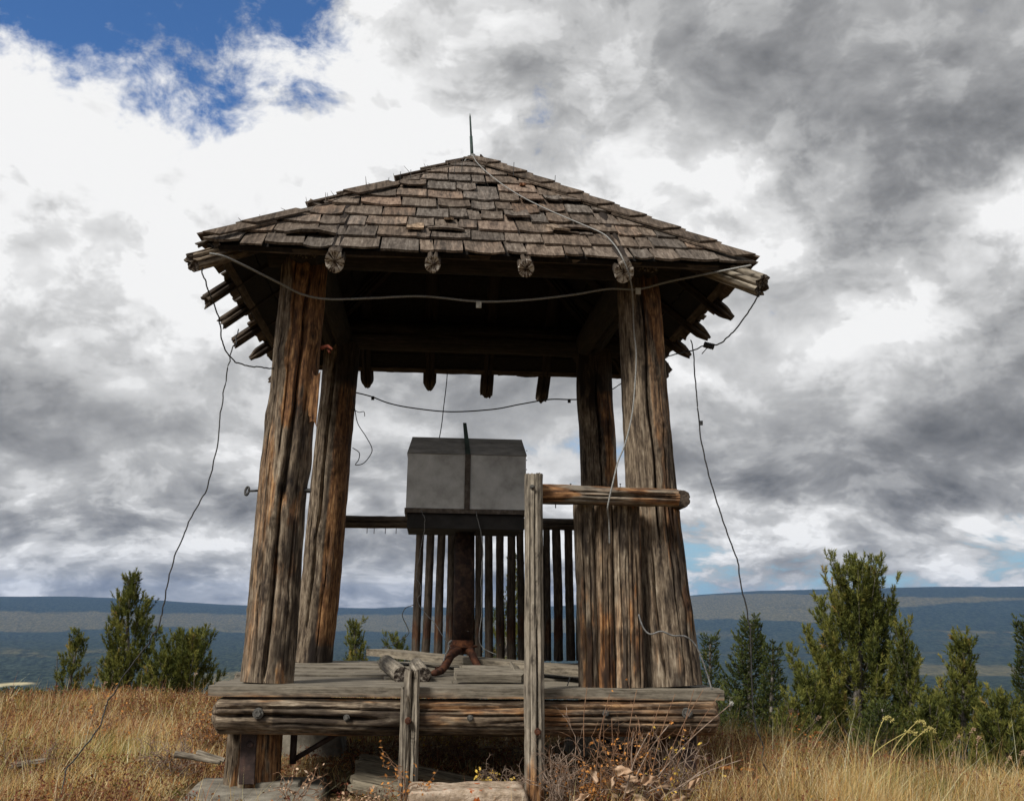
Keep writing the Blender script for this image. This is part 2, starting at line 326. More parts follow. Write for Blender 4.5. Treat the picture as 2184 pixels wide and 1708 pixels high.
# ------------------------------------------------------------------ log builder
def logmesh(name, L, r0, r1, seed, seg=48, rings=50, wob=.008, groove=.0035, cracks=(), knots=(), tone=None, stain=None,
            squash=1.0, flat=None, broken=0.0, lump=.035, taper0=0.0, taper1=0.0, endmat=True):
    rs = np.random.RandomState(seed)
    t = np.linspace(0, 1, rings+1); th = np.arange(seg)/seg*2*np.pi
    T, TH = np.meshgrid(t, th, indexing='ij'); Z = T*L
    c, s = np.cos(TH), np.sin(TH)
    R = (r0+(r1-r0)*T)
    R = R*(1+lump*2*(fbm(c*1.1+seed, s*1.1, Z*1.6, 3, seed)-.5))
    fr = 15
    gr = fbm(c*fr+3.1*seed, s*fr, Z*1.3, 3, seed+5, .6)-.5
    R = R + groove*1.5*gr
    R = R + groove*1.2*(vnoise(c*4+seed, s*4, Z*14, seed+9)-.5)
    crk = np.zeros_like(R)
    for (tc_, ta, tb, w, dep, slope) in cracks:
        cen = tc_ + slope*(T-.5) + .22*(fbm(Z*2.3+seed, tc_*3, 0*Z, 3, seed+31)-.5)
        dth = (TH-cen+np.pi) % (2*np.pi)-np.pi
        ww = w*(.55+.9*vnoise(Z*5, tc_*7+0*Z, 0*Z, seed+3))
        win = sstep(T, ta-.03, ta+.06)*(1-sstep(T, tb-.06, tb+.03))
        prof = np.exp(-(dth*R/ww)**2)*win
        R = R - dep*prof; crk = np.maximum(crk, prof)
    kst = np.zeros_like(R)
    for (tk, zk, size) in knots:
        dth = ((TH-tk+np.pi) % (2*np.pi)-np.pi)*R; dz_ = Z-zk*L if zk <= 1 else Z-zk
        q = np.sqrt(dth**2+(dz_*.75)**2)/size
        R = R + .35*size*np.exp(-(q*.8)**2) - .28*size*np.exp(-(q*2.6)**2)
        kst = np.maximum(kst, .85*np.exp(-(q*1.9)**2)) ; kst = np.maximum(kst, .45*np.exp(-((q-1.15)*4)**2))
    X, Y = R*c, R*s*squash
    if flat is not None:   # (angle, offset): plane cut
        for (fa, fo) in flat:
            nx, ny = math.cos(fa), math.sin(fa); d = X*nx+Y*ny; ex = np.maximum(d-fo, 0)*.93
            X, Y = X-ex*nx, Y-ex*ny
    X = X + wob*2*(fbm(Z*.9+seed, 0*Z, 0*Z, 2, seed+71)-.5) ; Y = Y + wob*2*(fbm(Z*.9, 5+0*Z, 0*Z, 2, seed+73)-.5)
    Zo = Z.copy()
    jag = broken*(fbm(c*3.5, s*3.5, 0*T+seed, 3, seed+41)-.35)
    Zo += jag*sstep(T, .8, 1.0)
    Zo += .008*(vnoise(c*2, s*2, 0*T, seed+43)-.5)*(T > .999)
    if taper1: 
        k = sstep(T, 1-taper1/L, 1.0)**2; X *= (1-.55*k); Y *= (1-.55*k)
    if taper0:
        k = (1-sstep(T, 0, taper0/L))**2; X *= (1-.55*k); Y *= (1-.55*k)
    tn = np.zeros_like(R) if tone is None else tone(TH, T, Z, R)
    sn = np.zeros_like(R) if stain is None else stain(TH, T, Z, R)
    sn = np.clip(np.maximum(sn, kst), 0, 1)
    V = [np.stack([X, Y, Zo], -1).reshape(-1, 3)]; TN = [tn.ravel()]; SN = [sn.ravel()]
    i = np.arange(rings)[:, None]*seg; j = np.arange(seg)[None]; j2 = (j+1) % seg
    Q = np.stack([i+j, i+j2, i+seg+j2, i+seg+j], -1).reshape(-1, 4)
    faces = [Q]; nV = (rings+1)*seg; ecap = []
    for e, ring, sgn in ((0, 0, -1), (1, rings, 1)):   # caps with inner rings (dished, checked end grain)
        prev = np.arange(seg)+ring*seg; base = V[0][prev]; cen = base.mean(0)
        for k in (.86, .55, .25):
            v = cen+(base-cen)*k
            v[:, 2] = base[:, 2]*k+cen[2]*(1-k) + sgn*(.004 if k > .8 else .0)-sgn*.012*(vnoise(v[:, 0]*60, v[:, 1]*60, 0*v[:, 0], seed+e)-.3)
            V.append(v); TN.append(np.zeros(seg)); SN.append(np.zeros(seg))
            cur = nV+np.arange(seg); nV += seg
            a, b_ = prev, np.roll(prev, -1); c_, d_ = np.roll(cur, -1), cur
            ecap.append(np.stack([a, b_, c_, d_] if sgn > 0 else [b_, a, d_, c_], -1)); prev = cur
        V.append(cen[None]); TN.append(np.zeros(1)); SN.append(np.zeros(1)); ci = nV; nV += 1
        a, b_ = prev, np.roll(prev, -1)
        ecap.append(np.stack([a, b_, np.full(seg, ci), np.full(seg, ci)] if sgn > 0 else [b_, a, np.full(seg, ci), np.full(seg, ci)], -1))
    F4 = np.vstack(faces+ecap); nside = len(Q)
    lists = F4.tolist(); lists = [f if f[2] != f[3] else f[:3] for f in lists]
    me = mkmesh(name, np.vstack(V), lists, 2, {'tone': np.concatenate(TN), 'stain': np.concatenate(SN)})
    if endmat:
        idx = np.zeros(len(me.polygons), np.int32); idx[nside:] = 1
        me['capidx'] = 1
        return me, idx
    return me, np.zeros(len(me.polygons), np.int32)
def log(name, p0, p1, r0, r1, mat, parent, seed, end=None, **k):
    M, L = frame(p0, p1)
    me, idx = logmesh(name, L, r0, r1, seed, **k)
    me.materials.append(mat); me.materials.append(end or M_end)
    me.polygons.foreach_set('material_index', idx)
    return link(name, me, None, parent, M)

# ------------------------------------------------------------------ board builder (length local Z, thickness local X-ish)
def boardmesh(name, L, Wd, T, seed, nz=24, nx=5, warp=.006, edge=.004, ragged=.01, tone=None, twist=0.0, cup=0.0):
    rs = np.random.RandomState(seed)
    t = np.linspace(0, 1, nz+1); u = np.linspace(-1, 1, nx+1)
    Tm, U = np.meshgrid(t, u, indexing='ij'); Z = Tm*L
    e0 = ragged*(vnoise(U*3.3, 0*U, 0*U+seed, seed)-.5); e1 = ragged*(vnoise(U*3.3, 0*U+9, 0*U+seed, seed)-.5)
    Zp = e0*(1-Tm)**8+Z+e1*Tm**8
    Wv = Wd/2+edge*2*(vnoise(Z*7, np.sign(U)*3, 0*U, seed+2)-.5)
    B = U*Wv
    off = warp*2*(fbm(Z*1.5, 0*Z, 0*Z+seed, 3, seed+3)-.5) + cup*(U**2) + twist*U*(Tm-.5)
    rough_ = .0018*(fbm(B*70, Z*2, 0*Z, 2, seed+6)-.5)
    top = np.stack([B, off+T/2+rough_, Zp], -1); bot = np.stack([B*.985, off-T/2, Zp], -1)
    n = (nz+1)*(nx+1); V = np.vstack([top.reshape(-1, 3), bot.reshape(-1, 3)])
    id_ = lambda i, j, b=0: b*n+i*(nx+1)+j
    Fs = []
    for i in range(nz):
        for j in range(nx):
            Fs.append((id_(i, j), id_(i+1, j), id_(i+1, j+1), id_(i, j+1))); Fs.append((id_(i, j, 1), id_(i, j+1, 1), id_(i+1, j+1, 1), id_(i+1, j, 1)))
        Fs.append((id_(i, 0), id_(i, 0, 1), id_(i+1, 0, 1), id_(i+1, 0))); Fs.append((id_(i, nx), id_(i+1, nx), id_(i+1, nx, 1), id_(i, nx, 1)))
    for j in range(nx):
        Fs.append((id_(0, j), id_(0, j+1), id_(0, j+1, 1), id_(0, j, 1))); Fs.append((id_(nz, j), id_(nz, j, 1), id_(nz, j+1, 1), id_(nz, j+1)))
    tn = np.zeros(len(V)) if tone is None else tone(V)
    return mkmesh(name, V, Fs, False, {'tone': tn, 'stain': np.zeros(len(V))})
def board(name, p0, p1, up, Wd, T, mat, parent, seed, **k):
    p0, p1 = Vector(p0), Vector(p1); z = p1-p0; L = z.length; z.normalize()
    y = (Vector(up)-z*Vector(up).dot(z)).normalized(); x = y.cross(z)
    M = Matrix(((x.x, y.x, z.x, p0.x), (x.y, y.y, z.y, p0.y), (x.z, y.z, z.z, p0.z), (0, 0, 0, 1)))
    return link(name, boardmesh(name, L, Wd, T, seed, **k), mat, parent, M)

class MB:
    def __init__(s): s.V = []; s.F = []; s.n = 0
    def add(s, V, Fc):
        s.V += [tuple(v) for v in V]; s.F += [tuple(i+s.n for i in f) for f in Fc]; s.n += len(V)
    def box(s, lo, hi, M=None):
        P = [Vector((x, y, z)) for x in (lo[0], hi[0]) for y in (lo[1], hi[1]) for z in (lo[2], hi[2])]
        if M: P = [M @ p for p in P]
        s.add(P, [(0, 1, 3, 2), (4, 6, 7, 5), (0, 4, 5, 1), (2, 3, 7, 6), (0, 2, 6, 4), (1, 5, 7, 3)])
    def cyl(s, p0, p1, r0, r1=None, seg=16):
        M, L = frame(p0, p1); r1 = r0 if r1 is None else r1
        P = [M @ Vector((r*math.cos(a), r*math.sin(a), z)) for r, z in ((r0, 0), (r1, L)) for a in [2*math.pi*i/seg for i in range(seg)]]
        s.add(P, [(i, (i+1) % seg, seg+(i+1) % seg, seg+i) for i in range(seg)]+[tuple(range(seg))[::-1], tuple(range(seg, 2*seg))])
    def tube(s, pts, r, seg=6):
        pts = [Vector(p) for p in pts]; n = len(pts); base = s.n; P = []
        y = Vector((.13, .27, .95))
        for i, p in enumerate(pts):
            z = (pts[min(i+1, n-1)]-pts[max(i-1, 0)]).normalized(); x = y.cross(z).normalized(); yy = z.cross(x)
            rr = r(i/(n-1)) if callable(r) else r
            P += [p+(x*math.cos(a)+yy*math.sin(a))*rr for a in [2*math.pi*k/seg for k in range(seg)]]
        s.add(P, [(i*seg+k, i*seg+(k+1) % seg, (i+1)*seg+(k+1) % seg, (i+1)*seg+k) for i in range(n-1) for k in range(seg)] +
              [tuple(range(seg))[::-1], tuple(range((n-1)*seg, n*seg))])
    def build(s, name, mat, parent=None, smooth=False, M=None, bevel=0):
        V = s.V
        if M is not None: V = [M.inverted() @ Vector(v) for v in V]
        me = bpy.data.meshes.new(name); me.from_pydata([tuple(v) for v in V], [], s.F)
        if smooth: me.polygons.foreach_set('use_smooth', np.ones(len(me.polygons), bool))
        me.update()
        o = link(name, me, mat, parent, M)
        if bevel:
            b = o.modifiers.new('bevel', 'BEVEL'); b.width = bevel; b.segments = 2; b.limit_method = 'ANGLE'
        return o
def catmull(P, n=8):
    P = [Vector(p) for p in P]; out = []
    for i in range(len(P)-1):
        a, b, c, d = P[max(i-1, 0)], P[i], P[i+1], P[min(i+2, len(P)-1)]
        for k in range(n):
            t = k/n; out.append(.5*((2*b)+(c-a)*t+(2*a-5*b+4*c-d)*t*t+(3*b-3*c+d-a)*t**3))
    out.append(P[-1]); return out

# ------------------------------------------------------------------ ground
def gz(x, y):
    x, y = np.asarray(x, float), np.asarray(y, float)
    k = sstep(x, -2.0, 4.5)
    c = .0072+(.034-.0072)*k; y0 = 2.2*(1-k)-1.2*k
    t = np.maximum(y-y0, 0); tm = .30/(2*c)
    z = -.60 - np.where(t < tm, c*t*t, c*tm*tm+.30*(t-tm))
    z -= .075*np.maximum(x-1.6, 0)*(1-sstep(y, 30, 200)) + .00*x
    z -= .06*np.maximum(-1.6-y, 0)*(y > -12)
    z -= (.020+.014*k)*np.clip(np.hypot(x, y)-2.2, 0, 60)*(y > -3)
    z += .10*(fbm(x*.5, y*.5, 0*x, 3, 3)-.5)*sstep(np.hypot(x, y), 1.5, 4)
    z -= .03*sstep(np.abs(x), 1.9, 1.2)*sstep(np.abs(y), 1.9, 1.2)
    return z
# far country in polar coordinates about the camera
def farz(D, azd):
    base = -400+75*(fbm(D/2500*np.cos(azd)+7, D/2500*np.sin(azd), 0*D, 4, 21)-.5)
    base += 26*(fbm(D/600*np.cos(azd), D/600*np.sin(azd)+3, 0*D, 4, 25)-.5)
    ax = np.interp(azd, SKA, SKZ)
    rise = sstep(D, DR0(azd), 21000)
    top = ax*21000 + CAM[2]
    z = base+(top-base)*rise**1.15
    z += 16*(fbm(azd*30, D/3000, 0*D, 4, 29)-.5)*sstep(D, 11000, 16000)
    return z
SK = [(-400, 1268), (0, 1272), (150, 1271), (300, 1277), (480, 1290), (620, 1294), (800, 1298), (860, 1294), (1000, 1296), (1200, 1292), (1350, 1280), (1480, 1269), (1620, 1260), (1800, 1256), (2000, 1252), (2184, 1251), (2600, 1250)]
_sk = [(lambda d: (math.atan2(d[0], d[1]), d[2]/math.hypot(d[0], d[1])))(ray(x, y)) for x, y in SK]
SKA = [a for a, _ in _sk]; SKZ = [b for _, b in _sk]
def DR0(azd): return 12500-3500*sstep(azd, .1, .4)
def groundz(x, y):
    D = np.hypot(x-CAM[0], y-CAM[1]); azd = np.arctan2(x-CAM[0], y-CAM[1])
    zn = gz(x, y); zf = farz(D, azd)
    return np.where(D < 600, zn, np.maximum(zn, zf))
aa = np.concatenate([np.radians(np.arange(-180, -36, 6)), np.radians(np.arange(-36, 44, .22)), np.radians(np.arange(44, 180, 6))])
rr = np.concatenate([[.3, 1, 2, 3, 4], np.geomspace(4.6, 60, 120), np.geomspace(64, 2500, 50), np.geomspace(2600, 24000, 190), [25500]])
AA, RR = np.meshgrid(aa, rr)
GX, GY = CAM[0]+RR*np.sin(AA), CAM[1]+RR*np.cos(AA)
GZ = groundz(GX, GY)
nr, na = AA.shape
# forest cover albedo: 0 dead grey-tan stand or meadow, 1 dark conifer forest; bands follow the benches of the plateau
D_, az_ = RR, AA
ROW = 1292-(GZ-CAM[2])/np.maximum(RR, 1)*2300      # apparent depth below the horizon orders the benches of the valley
XD = 1092+2256*np.tan(AA-YAW)
ROW = ROW + 9*(fbm(az_*16, np.log(D_)*5, 0*D_, 4, 51)-.5)+5*(fbm(az_*90, np.log(D_)*30, 0*D_, 3, 52)-.5)
def bd(lo, hi, xlo=-900, xhi=9000, w=2.0, wx=40):
    return sstep(ROW, lo-w, lo+w)*(1-sstep(ROW, hi-w, hi+w))*sstep(XD, xlo-wx, xlo+wx)*(1-sstep(XD, xhi-wx, xhi+wx))
rlo = np.interp(XD, [1400, 1830, 1910, 2184], [1312, 1314, 1282, 1264])
und = 6*np.sin(XD/70.)*(XD < 700)
forest = np.ones_like(ROW)
forest -= .80*bd(1312, 1345+und, -900, 1380)+.45*bd(1384, 1402, -900, 330, 4)+.30*bd(1366, 1374, 300, 1200, 4)+.55*bd(1428, 1462, 360, 900, 6)
forest -= .85*bd(1260, rlo, 1380, 9000)+.30*bd(1330, 1390, 1380, 9000, 8)+.65*bd(1326, 1329, 1960, 9000, 1)+.85*bd(1391, 1412, 1860, 2160, 4)+.5*bd(1308, 1316, 1660, 1850, 2)
forest += .75*(fbm(az_*60, ROW/9, 0*D_, 4, 61)-.5)
forest += .5*(fbm(XD/420, ROW/11, 0*D_, 3, 71)-.5)
forest = np.clip(forest, 0, 1)
forest = np.where(RR < 1200, 1, forest)
glint = .55*bd(1444, 1450, -400, 110, 1.0, 15)  # pale clearing; its sunlit glint is painted into the ground colour
near = 1-sstep(RR, 40, 140)
idx = np.arange(nr*na).reshape(nr, na); i0 = idx[:-1]; i1 = idx[1:]
Q = np.stack([i0, np.roll(i0, -1, 1), np.roll(i1, -1, 1), i1], -1).reshape(-1, 4)
mg, n, b = newmat('hilltop_and_valley')
pos = n.n('ShaderNodeNewGeometry').outputs['Position']
soil = n.ramp(n.m('MULTIPLY_ADD', n.noise(pos, 3.5, 9, .65), 1.9, -.45), [(.1, (.035, .024, .014)), (.4, (.095, .065, .035)), (.6, (.17, .12, .06)), (.9, (.26, .20, .11))])
tree_ = n.noise(n.v('MULTIPLY', pos, (1, .16, 1)), .05, 4, .8)
tree2 = n.noise(pos, .004, 5, .6)
tf = n.m('MULTIPLY_ADD', tree_, 4.2, -1.6)
fc = n.ramp(tf, [(0, (.004, .008, .007)), (.45, (.020, .031, .024)), (1, (.06, .08, .055))])
dc = n.ramp(tf, [(0, (.03, .033, .018)), (.45, (.082, .078, .042)), (1, (.17, .15, .08))])
fo = n.smooth(n.m('ADD', attr(n, 'forest'), n.m('MULTIPLY', n.m('SUBTRACT', tree2, .5), .9)), .2, .75)
c = n.mix(fo, dc, fc)
c = n.mix(attr(n, 'glint'), c, (.85, .72, .42))
c = n.mix(attr(n, 'near'), c, soil)
n.L(c, b.inputs['Base Color']); b.inputs['Roughness'].default_value = 1; b.inputs['Specular IOR Level'].default_value = .05
me = mkmesh('ground', np.stack([GX, GY, GZ], -1).reshape(-1, 3), Q[:, ::-1].copy(), True,
            {'forest': forest.ravel(), 'glint': glint.ravel(), 'near': near.ravel()})
g = link('ground', me, mg); g['kind'] = 'structure'; g['label'] = 'grassy hilltop falling away to wide forested valley and low plateaus'

# ------------------------------------------------------------------ haze: one closed box of thin even air
mh = bpy.data.materials.new('thin_air'); mh.use_nodes = True; t_ = mh.node_tree; t_.nodes.clear()
hn = NT(t_); pv = hn.n('ShaderNodeVolumePrincipled'); ho = hn.n('ShaderNodeOutputMaterial'); hn.L(pv.outputs[0], ho.inputs['Volume'])
pv.inputs['Color'].default_value = (.27, .50, 1.0, 1); pv.inputs['Density'].default_value = 1.7e-5; pv.inputs['Anisotropy'].default_value = 0.0
hb = MB(); hb.box((-27000, -27000, -1400), (27000, 27000, 480)); hz = hb.build('haze', mh); hz['kind'] = 'stuff'; hz['label'] = 'thin blue air over the valley'

# ------------------------------------------------------------------ the log shelter
Z0 = -.58
sh = empty('lookout_shelter', (0, 0, Z0), 'open log lookout shelter with four stout posts, a plank deck and shingled hip roof', 'lookout shelter')
PI = math.pi
FR = -PI/2      # local angle that faces the camera
def adiff(a, b): return (a-b+PI) % (2*PI)-PI
def patch(X, seed, lo=.45, hi=.6, f=9):
    TH, T, Z, R = X; return sstep(fbm(np.cos(TH)*R*f*1.6+seed, np.sin(TH)*R*f*1.6, Z*f*.45, 4, seed), lo, hi)
# posts: front left
def tFL(TH, T, Z, R):
    right = sstep(adiff(TH, FR), -.55, .0)*(adiff(TH, FR) < 2.2)
    top = sstep(T, .45, .8)
    return right*top*(.65+.6*patch((TH, T, Z, R), 3, .35, .6, 22)) + .25*right*(1-top)*patch((TH, T, Z, R), 4, .5, .65, 16)+.10+.35*patch((TH, T, Z, R), 5, .5, .62, 7)
def sFL(TH, T, Z, R):
    r = sstep(adiff(TH, FR), 0, .5)*(adiff(TH, FR) < 1.9)
    a = .75*patch((TH, T, Z, R), 8, .52, .62, 13)*r*(T < .6)
    scar = np.exp(-((Z-1.11)/.05)**2)*(adiff(TH, FR) > -.1)*(adiff(TH, FR) < 1.6)*patch((TH, T, Z, R), 10, .3, .5, 20)
    return np.clip(a+.9*scar+.5*sstep(T, .955, 1.0), 0, 1)  # darker right at the top end
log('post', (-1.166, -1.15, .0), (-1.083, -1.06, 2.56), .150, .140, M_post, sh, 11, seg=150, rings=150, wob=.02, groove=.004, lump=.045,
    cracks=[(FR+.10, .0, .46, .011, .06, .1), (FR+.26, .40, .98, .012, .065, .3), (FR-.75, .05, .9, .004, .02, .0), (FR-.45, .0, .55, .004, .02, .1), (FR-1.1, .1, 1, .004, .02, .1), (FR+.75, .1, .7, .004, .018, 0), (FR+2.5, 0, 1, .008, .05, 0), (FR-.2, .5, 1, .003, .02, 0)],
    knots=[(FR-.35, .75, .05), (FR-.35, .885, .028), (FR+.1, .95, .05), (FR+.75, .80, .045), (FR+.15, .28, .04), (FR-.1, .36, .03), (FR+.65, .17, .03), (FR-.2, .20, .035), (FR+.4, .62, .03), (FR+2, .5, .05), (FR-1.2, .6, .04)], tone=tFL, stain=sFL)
# front right
def tFR(TH, T, Z, R):
    d = adiff(TH, FR); right = sstep(d, -.15, .15)*(1-sstep(d, 1.5, 2.2))
    return right*(.95*sstep(T, .74, .86)*(.55+.7*patch((TH, T, Z, R), 13, .4, .6, 12)) + .45*(1-sstep(T, .74, .86))*patch((TH, T, Z, R), 14, .47, .62, 9)+.5*(T < .45)*patch((TH, T, Z, R), 17, .5, .6, 7))+.08+.3*patch((TH, T, Z, R), 19, .5, .6, 7)*(T < .5)
def sFR(TH, T, Z, R):
    d = adiff(TH, FR); return np.clip(.75*patch((TH, T, Z, R), 18, .53, .66, 8)*(d > -.3)*(T < .75)+.6*sstep(T, .93, .97), 0, 1)  # upper end darker as well
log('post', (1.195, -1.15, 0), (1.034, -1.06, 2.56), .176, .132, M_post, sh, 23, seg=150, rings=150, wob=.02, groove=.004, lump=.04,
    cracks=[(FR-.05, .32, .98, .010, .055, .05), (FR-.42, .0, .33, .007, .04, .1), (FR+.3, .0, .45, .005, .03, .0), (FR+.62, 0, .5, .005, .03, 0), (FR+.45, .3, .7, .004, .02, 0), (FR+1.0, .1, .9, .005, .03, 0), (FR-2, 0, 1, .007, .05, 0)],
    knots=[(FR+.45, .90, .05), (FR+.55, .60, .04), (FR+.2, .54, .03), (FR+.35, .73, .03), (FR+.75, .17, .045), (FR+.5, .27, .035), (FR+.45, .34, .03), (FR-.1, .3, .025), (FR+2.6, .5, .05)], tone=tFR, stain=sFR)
# back left
def tBL(TH, T, Z, R):
    d = adiff(TH, FR); right = sstep(d, -.05, .25)*(1-sstep(d, 1.6, 2.2))
    return right*(.6+.55*patch((TH, T, Z, R), 21, .35, .6, 9))*(1-sstep(T, .86, .90))*sstep(T, .03, .07)
def sBL(TH, T, Z, R):
    d = adiff(TH, FR); edge = np.exp(-((d-.02)/.14)**2)*patch((TH, T, Z, R), 24, .4, .6, 6)
    return np.clip(.85*sstep(T, .84, .87)*(d > -.25)+.9*(1-sstep(T+.04*patch((TH, T, Z, R), 25, .4, .6, 9), .04, .11))*sstep(d, -.35, 0)+.8*edge*(T < .85), 0, 1)  # darker upper end, charred foot
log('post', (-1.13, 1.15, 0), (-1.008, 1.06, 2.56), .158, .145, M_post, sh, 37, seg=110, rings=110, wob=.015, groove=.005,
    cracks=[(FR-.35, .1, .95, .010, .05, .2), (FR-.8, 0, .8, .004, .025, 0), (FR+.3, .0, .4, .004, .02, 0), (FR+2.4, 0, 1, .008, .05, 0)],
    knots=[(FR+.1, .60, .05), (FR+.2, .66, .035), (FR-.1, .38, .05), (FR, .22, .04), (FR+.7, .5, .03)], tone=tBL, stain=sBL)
def tBR(TH, T, Z, R):
    d = adiff(TH, FR); right = sstep(d, -.3, .1)*(1-sstep(d, 1.2, 1.8))
    return right*(.25+.9*patch((TH, T, Z, R), 31, .42, .6, 8))*(T < .86)
log('post', (1.215, 1.15, 0), (1.089, 1.06, 2.56), .165, .145, M_post, sh, 41, seg=110, rings=110, wob=.02, groove=.005, lump=.07,
    cracks=[(FR-.1, .2, .9, .007, .045, .1), (FR+.5, .3, .8, .005, .03, 0), (FR+2.5, 0, 1, .008, .05, 0)],
    knots=[(FR+.3, .52, .05), (FR-.4, .5, .035), (FR+.35, .44, .05), (FR, .7, .04)], tone=tBR,
    stain=lambda TH, T, Z, R: np.clip(.8*sstep(T, .78, .9)+.7*patch((TH, T, Z, R), 33, .55, .65, 7), 0, 1))  # darkens towards the top
# hanging bark sliver on the front left post, and its splinters
for k, (px, py0, py1, w) in enumerate(((668, 795, 905, .05), (662, 820, 890, .03), (526, 1290, 1392, .014))):
    a, b_ = at(px+(6 if k < 2 else 4), py0, -1.16), at(px, py1, -1.17)
    board('bark_sliver', a, b_, (0, -1, 0), w, .014, M_post, sh, 300+k, nz=10, nx=3, ragged=.05, edge=.008, tone=lambda V: np.full(len(V), .9 if k < 2 else .1))
mb = MB(); mb.tube([at(686, 742, -1.15), at(700, 738, -1.25), at(709, 745, -1.28)], lambda t: .014*(1-.6*t)); mb.tube([at(697, 739, -1.2), at(703, 752, -1.24)], .007)
mb.build('branch_stub', simple('red_bark', [(.2, (.09, .02, .012)), (.8, (.26, .07, .04))], 30), sh)

# plate logs
zb = 2.64
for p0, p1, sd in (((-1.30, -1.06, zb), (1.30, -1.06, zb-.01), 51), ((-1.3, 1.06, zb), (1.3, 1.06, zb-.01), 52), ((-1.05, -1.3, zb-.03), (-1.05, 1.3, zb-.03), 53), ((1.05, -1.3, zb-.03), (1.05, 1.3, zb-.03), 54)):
    log('plate_log', p0, p1, .125, .12, M_shade, sh, sd, seg=28, rings=30, cracks=[(FR, 0, 1, .01, .03, 0)])

# rafters
def paleend():
    m, n, b = newmat('checked_end_grain'); x, y, z = n.sep(n.n('ShaderNodeTexCoord').outputs['Object'])[:3]; co = n.n('ShaderNodeTexCoord').outputs['Object']
    rnd = n.m('MULTIPLY', n.n('ShaderNodeObjectInfo').outputs['Random'], 50.0)
    a = n.m('ARCTAN2', y, x); r_ = n.m('SQRT', n.m('ADD', n.m('MULTIPLY', x, x), n.m('MULTIPLY', y, y)))
    chk = n.noise(n.xyz(n.m('MULTIPLY', n.m('COSINE', a), 3.4), n.m('MULTIPLY', n.m('SINE', a), 3.4), n.m('ADD', rnd, n.m('MULTIPLY', r_, 9.0))), 1.6, 4, .6)
    ns = n.noise(n.v('ADD', co, n.xyz(rnd, rnd, 0.0)), 60, 4, .6)
    f = n.m('ADD', n.m('MULTIPLY', chk, 1.0), n.m('MULTIPLY', ns, .6)); f = n.m('SUBTRACT', f, n.m('MULTIPLY', n.smooth(r_, .030, .0), .14))
    c = n.ramp(f, [(.62, (.02, .012, .009)), (.72, (.12, .085, .065)), (.80, (.36, .32, .28)), (.98, (.60, .57, .52))])
    n.L(c, b.inputs['Base Color']); b.inputs['Roughness'].default_value = .9; bump(n, b, f, .01); return m
M_pale_end = paleend()
EV, ZE, ZA, K = 1.60, 2.485, 3.77, .8155
sl = (ZA-ZE)/EV; RRF = 1.66
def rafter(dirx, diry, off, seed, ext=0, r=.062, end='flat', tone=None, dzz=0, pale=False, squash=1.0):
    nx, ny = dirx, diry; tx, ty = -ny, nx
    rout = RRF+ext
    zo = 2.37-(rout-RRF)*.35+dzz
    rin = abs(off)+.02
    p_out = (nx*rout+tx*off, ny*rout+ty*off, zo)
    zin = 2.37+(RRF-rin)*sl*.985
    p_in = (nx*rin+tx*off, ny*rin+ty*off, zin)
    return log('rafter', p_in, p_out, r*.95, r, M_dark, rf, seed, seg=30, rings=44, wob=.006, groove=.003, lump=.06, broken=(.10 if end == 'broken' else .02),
               taper1=(.11 if end == 'point' else 0), cracks=[(FR, .4, 1, .008, .03, 0), (FR+1, .5, 1, .006, .03, 0), (FR-1, .5, 1, .006, .03, 0)], tone=tone, stain=lambda TH, T, Z, R: .88*(1-sstep(T, .90, .96)), squash=squash, end=M_pale_end if pale else None)  # inner run darkened in colour to stand for shade under the roof
rf = empty('roof', (0, 0, 2.4), '', ''); del rf['label']; del rf['category']
rf.parent = sh; rf.matrix_basis = WM['lookout_shelter'].inverted() @ WM['roof']
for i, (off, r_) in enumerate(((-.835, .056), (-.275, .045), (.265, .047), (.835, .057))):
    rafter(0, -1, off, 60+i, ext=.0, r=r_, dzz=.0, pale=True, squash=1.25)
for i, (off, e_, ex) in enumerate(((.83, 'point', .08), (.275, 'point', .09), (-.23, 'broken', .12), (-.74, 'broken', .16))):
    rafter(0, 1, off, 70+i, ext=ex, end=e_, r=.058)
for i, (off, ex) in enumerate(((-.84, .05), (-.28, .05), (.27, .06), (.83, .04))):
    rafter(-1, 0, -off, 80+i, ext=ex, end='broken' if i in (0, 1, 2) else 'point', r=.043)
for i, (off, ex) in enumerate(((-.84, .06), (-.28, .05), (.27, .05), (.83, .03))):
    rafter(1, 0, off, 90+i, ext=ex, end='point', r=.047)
# hip logs
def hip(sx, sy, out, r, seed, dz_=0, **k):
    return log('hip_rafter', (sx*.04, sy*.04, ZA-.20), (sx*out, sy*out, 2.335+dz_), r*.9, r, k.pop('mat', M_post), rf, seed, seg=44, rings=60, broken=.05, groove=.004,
               cracks=[(FR, .3, 1, .008, .04, 0), (FR-.6, .3, 1, .006, .03, 0), (FR+.7, .3, 1, .006, .03, 0), (FR+PI/2, .3, 1, .008, .03, 0)], tone=lambda TH, T, Z, R: .2*patch((TH, T, Z, R), seed, .5, .6), stain=lambda TH, T, Z, R: .85*(1-sstep(T, .84, .90)), **k)  # shade under the roof painted on the hip's inner length
hip(-1, -1, 1.635, .056, 101); hip(1, -1, 1.655, .068, 102, dz_=-.01, mat=M_silver); hip(-1, 1, 1.62, .06, 103, mat=M_dark); hip(1, 1, 1.62, .06, 104, mat=M_dark)

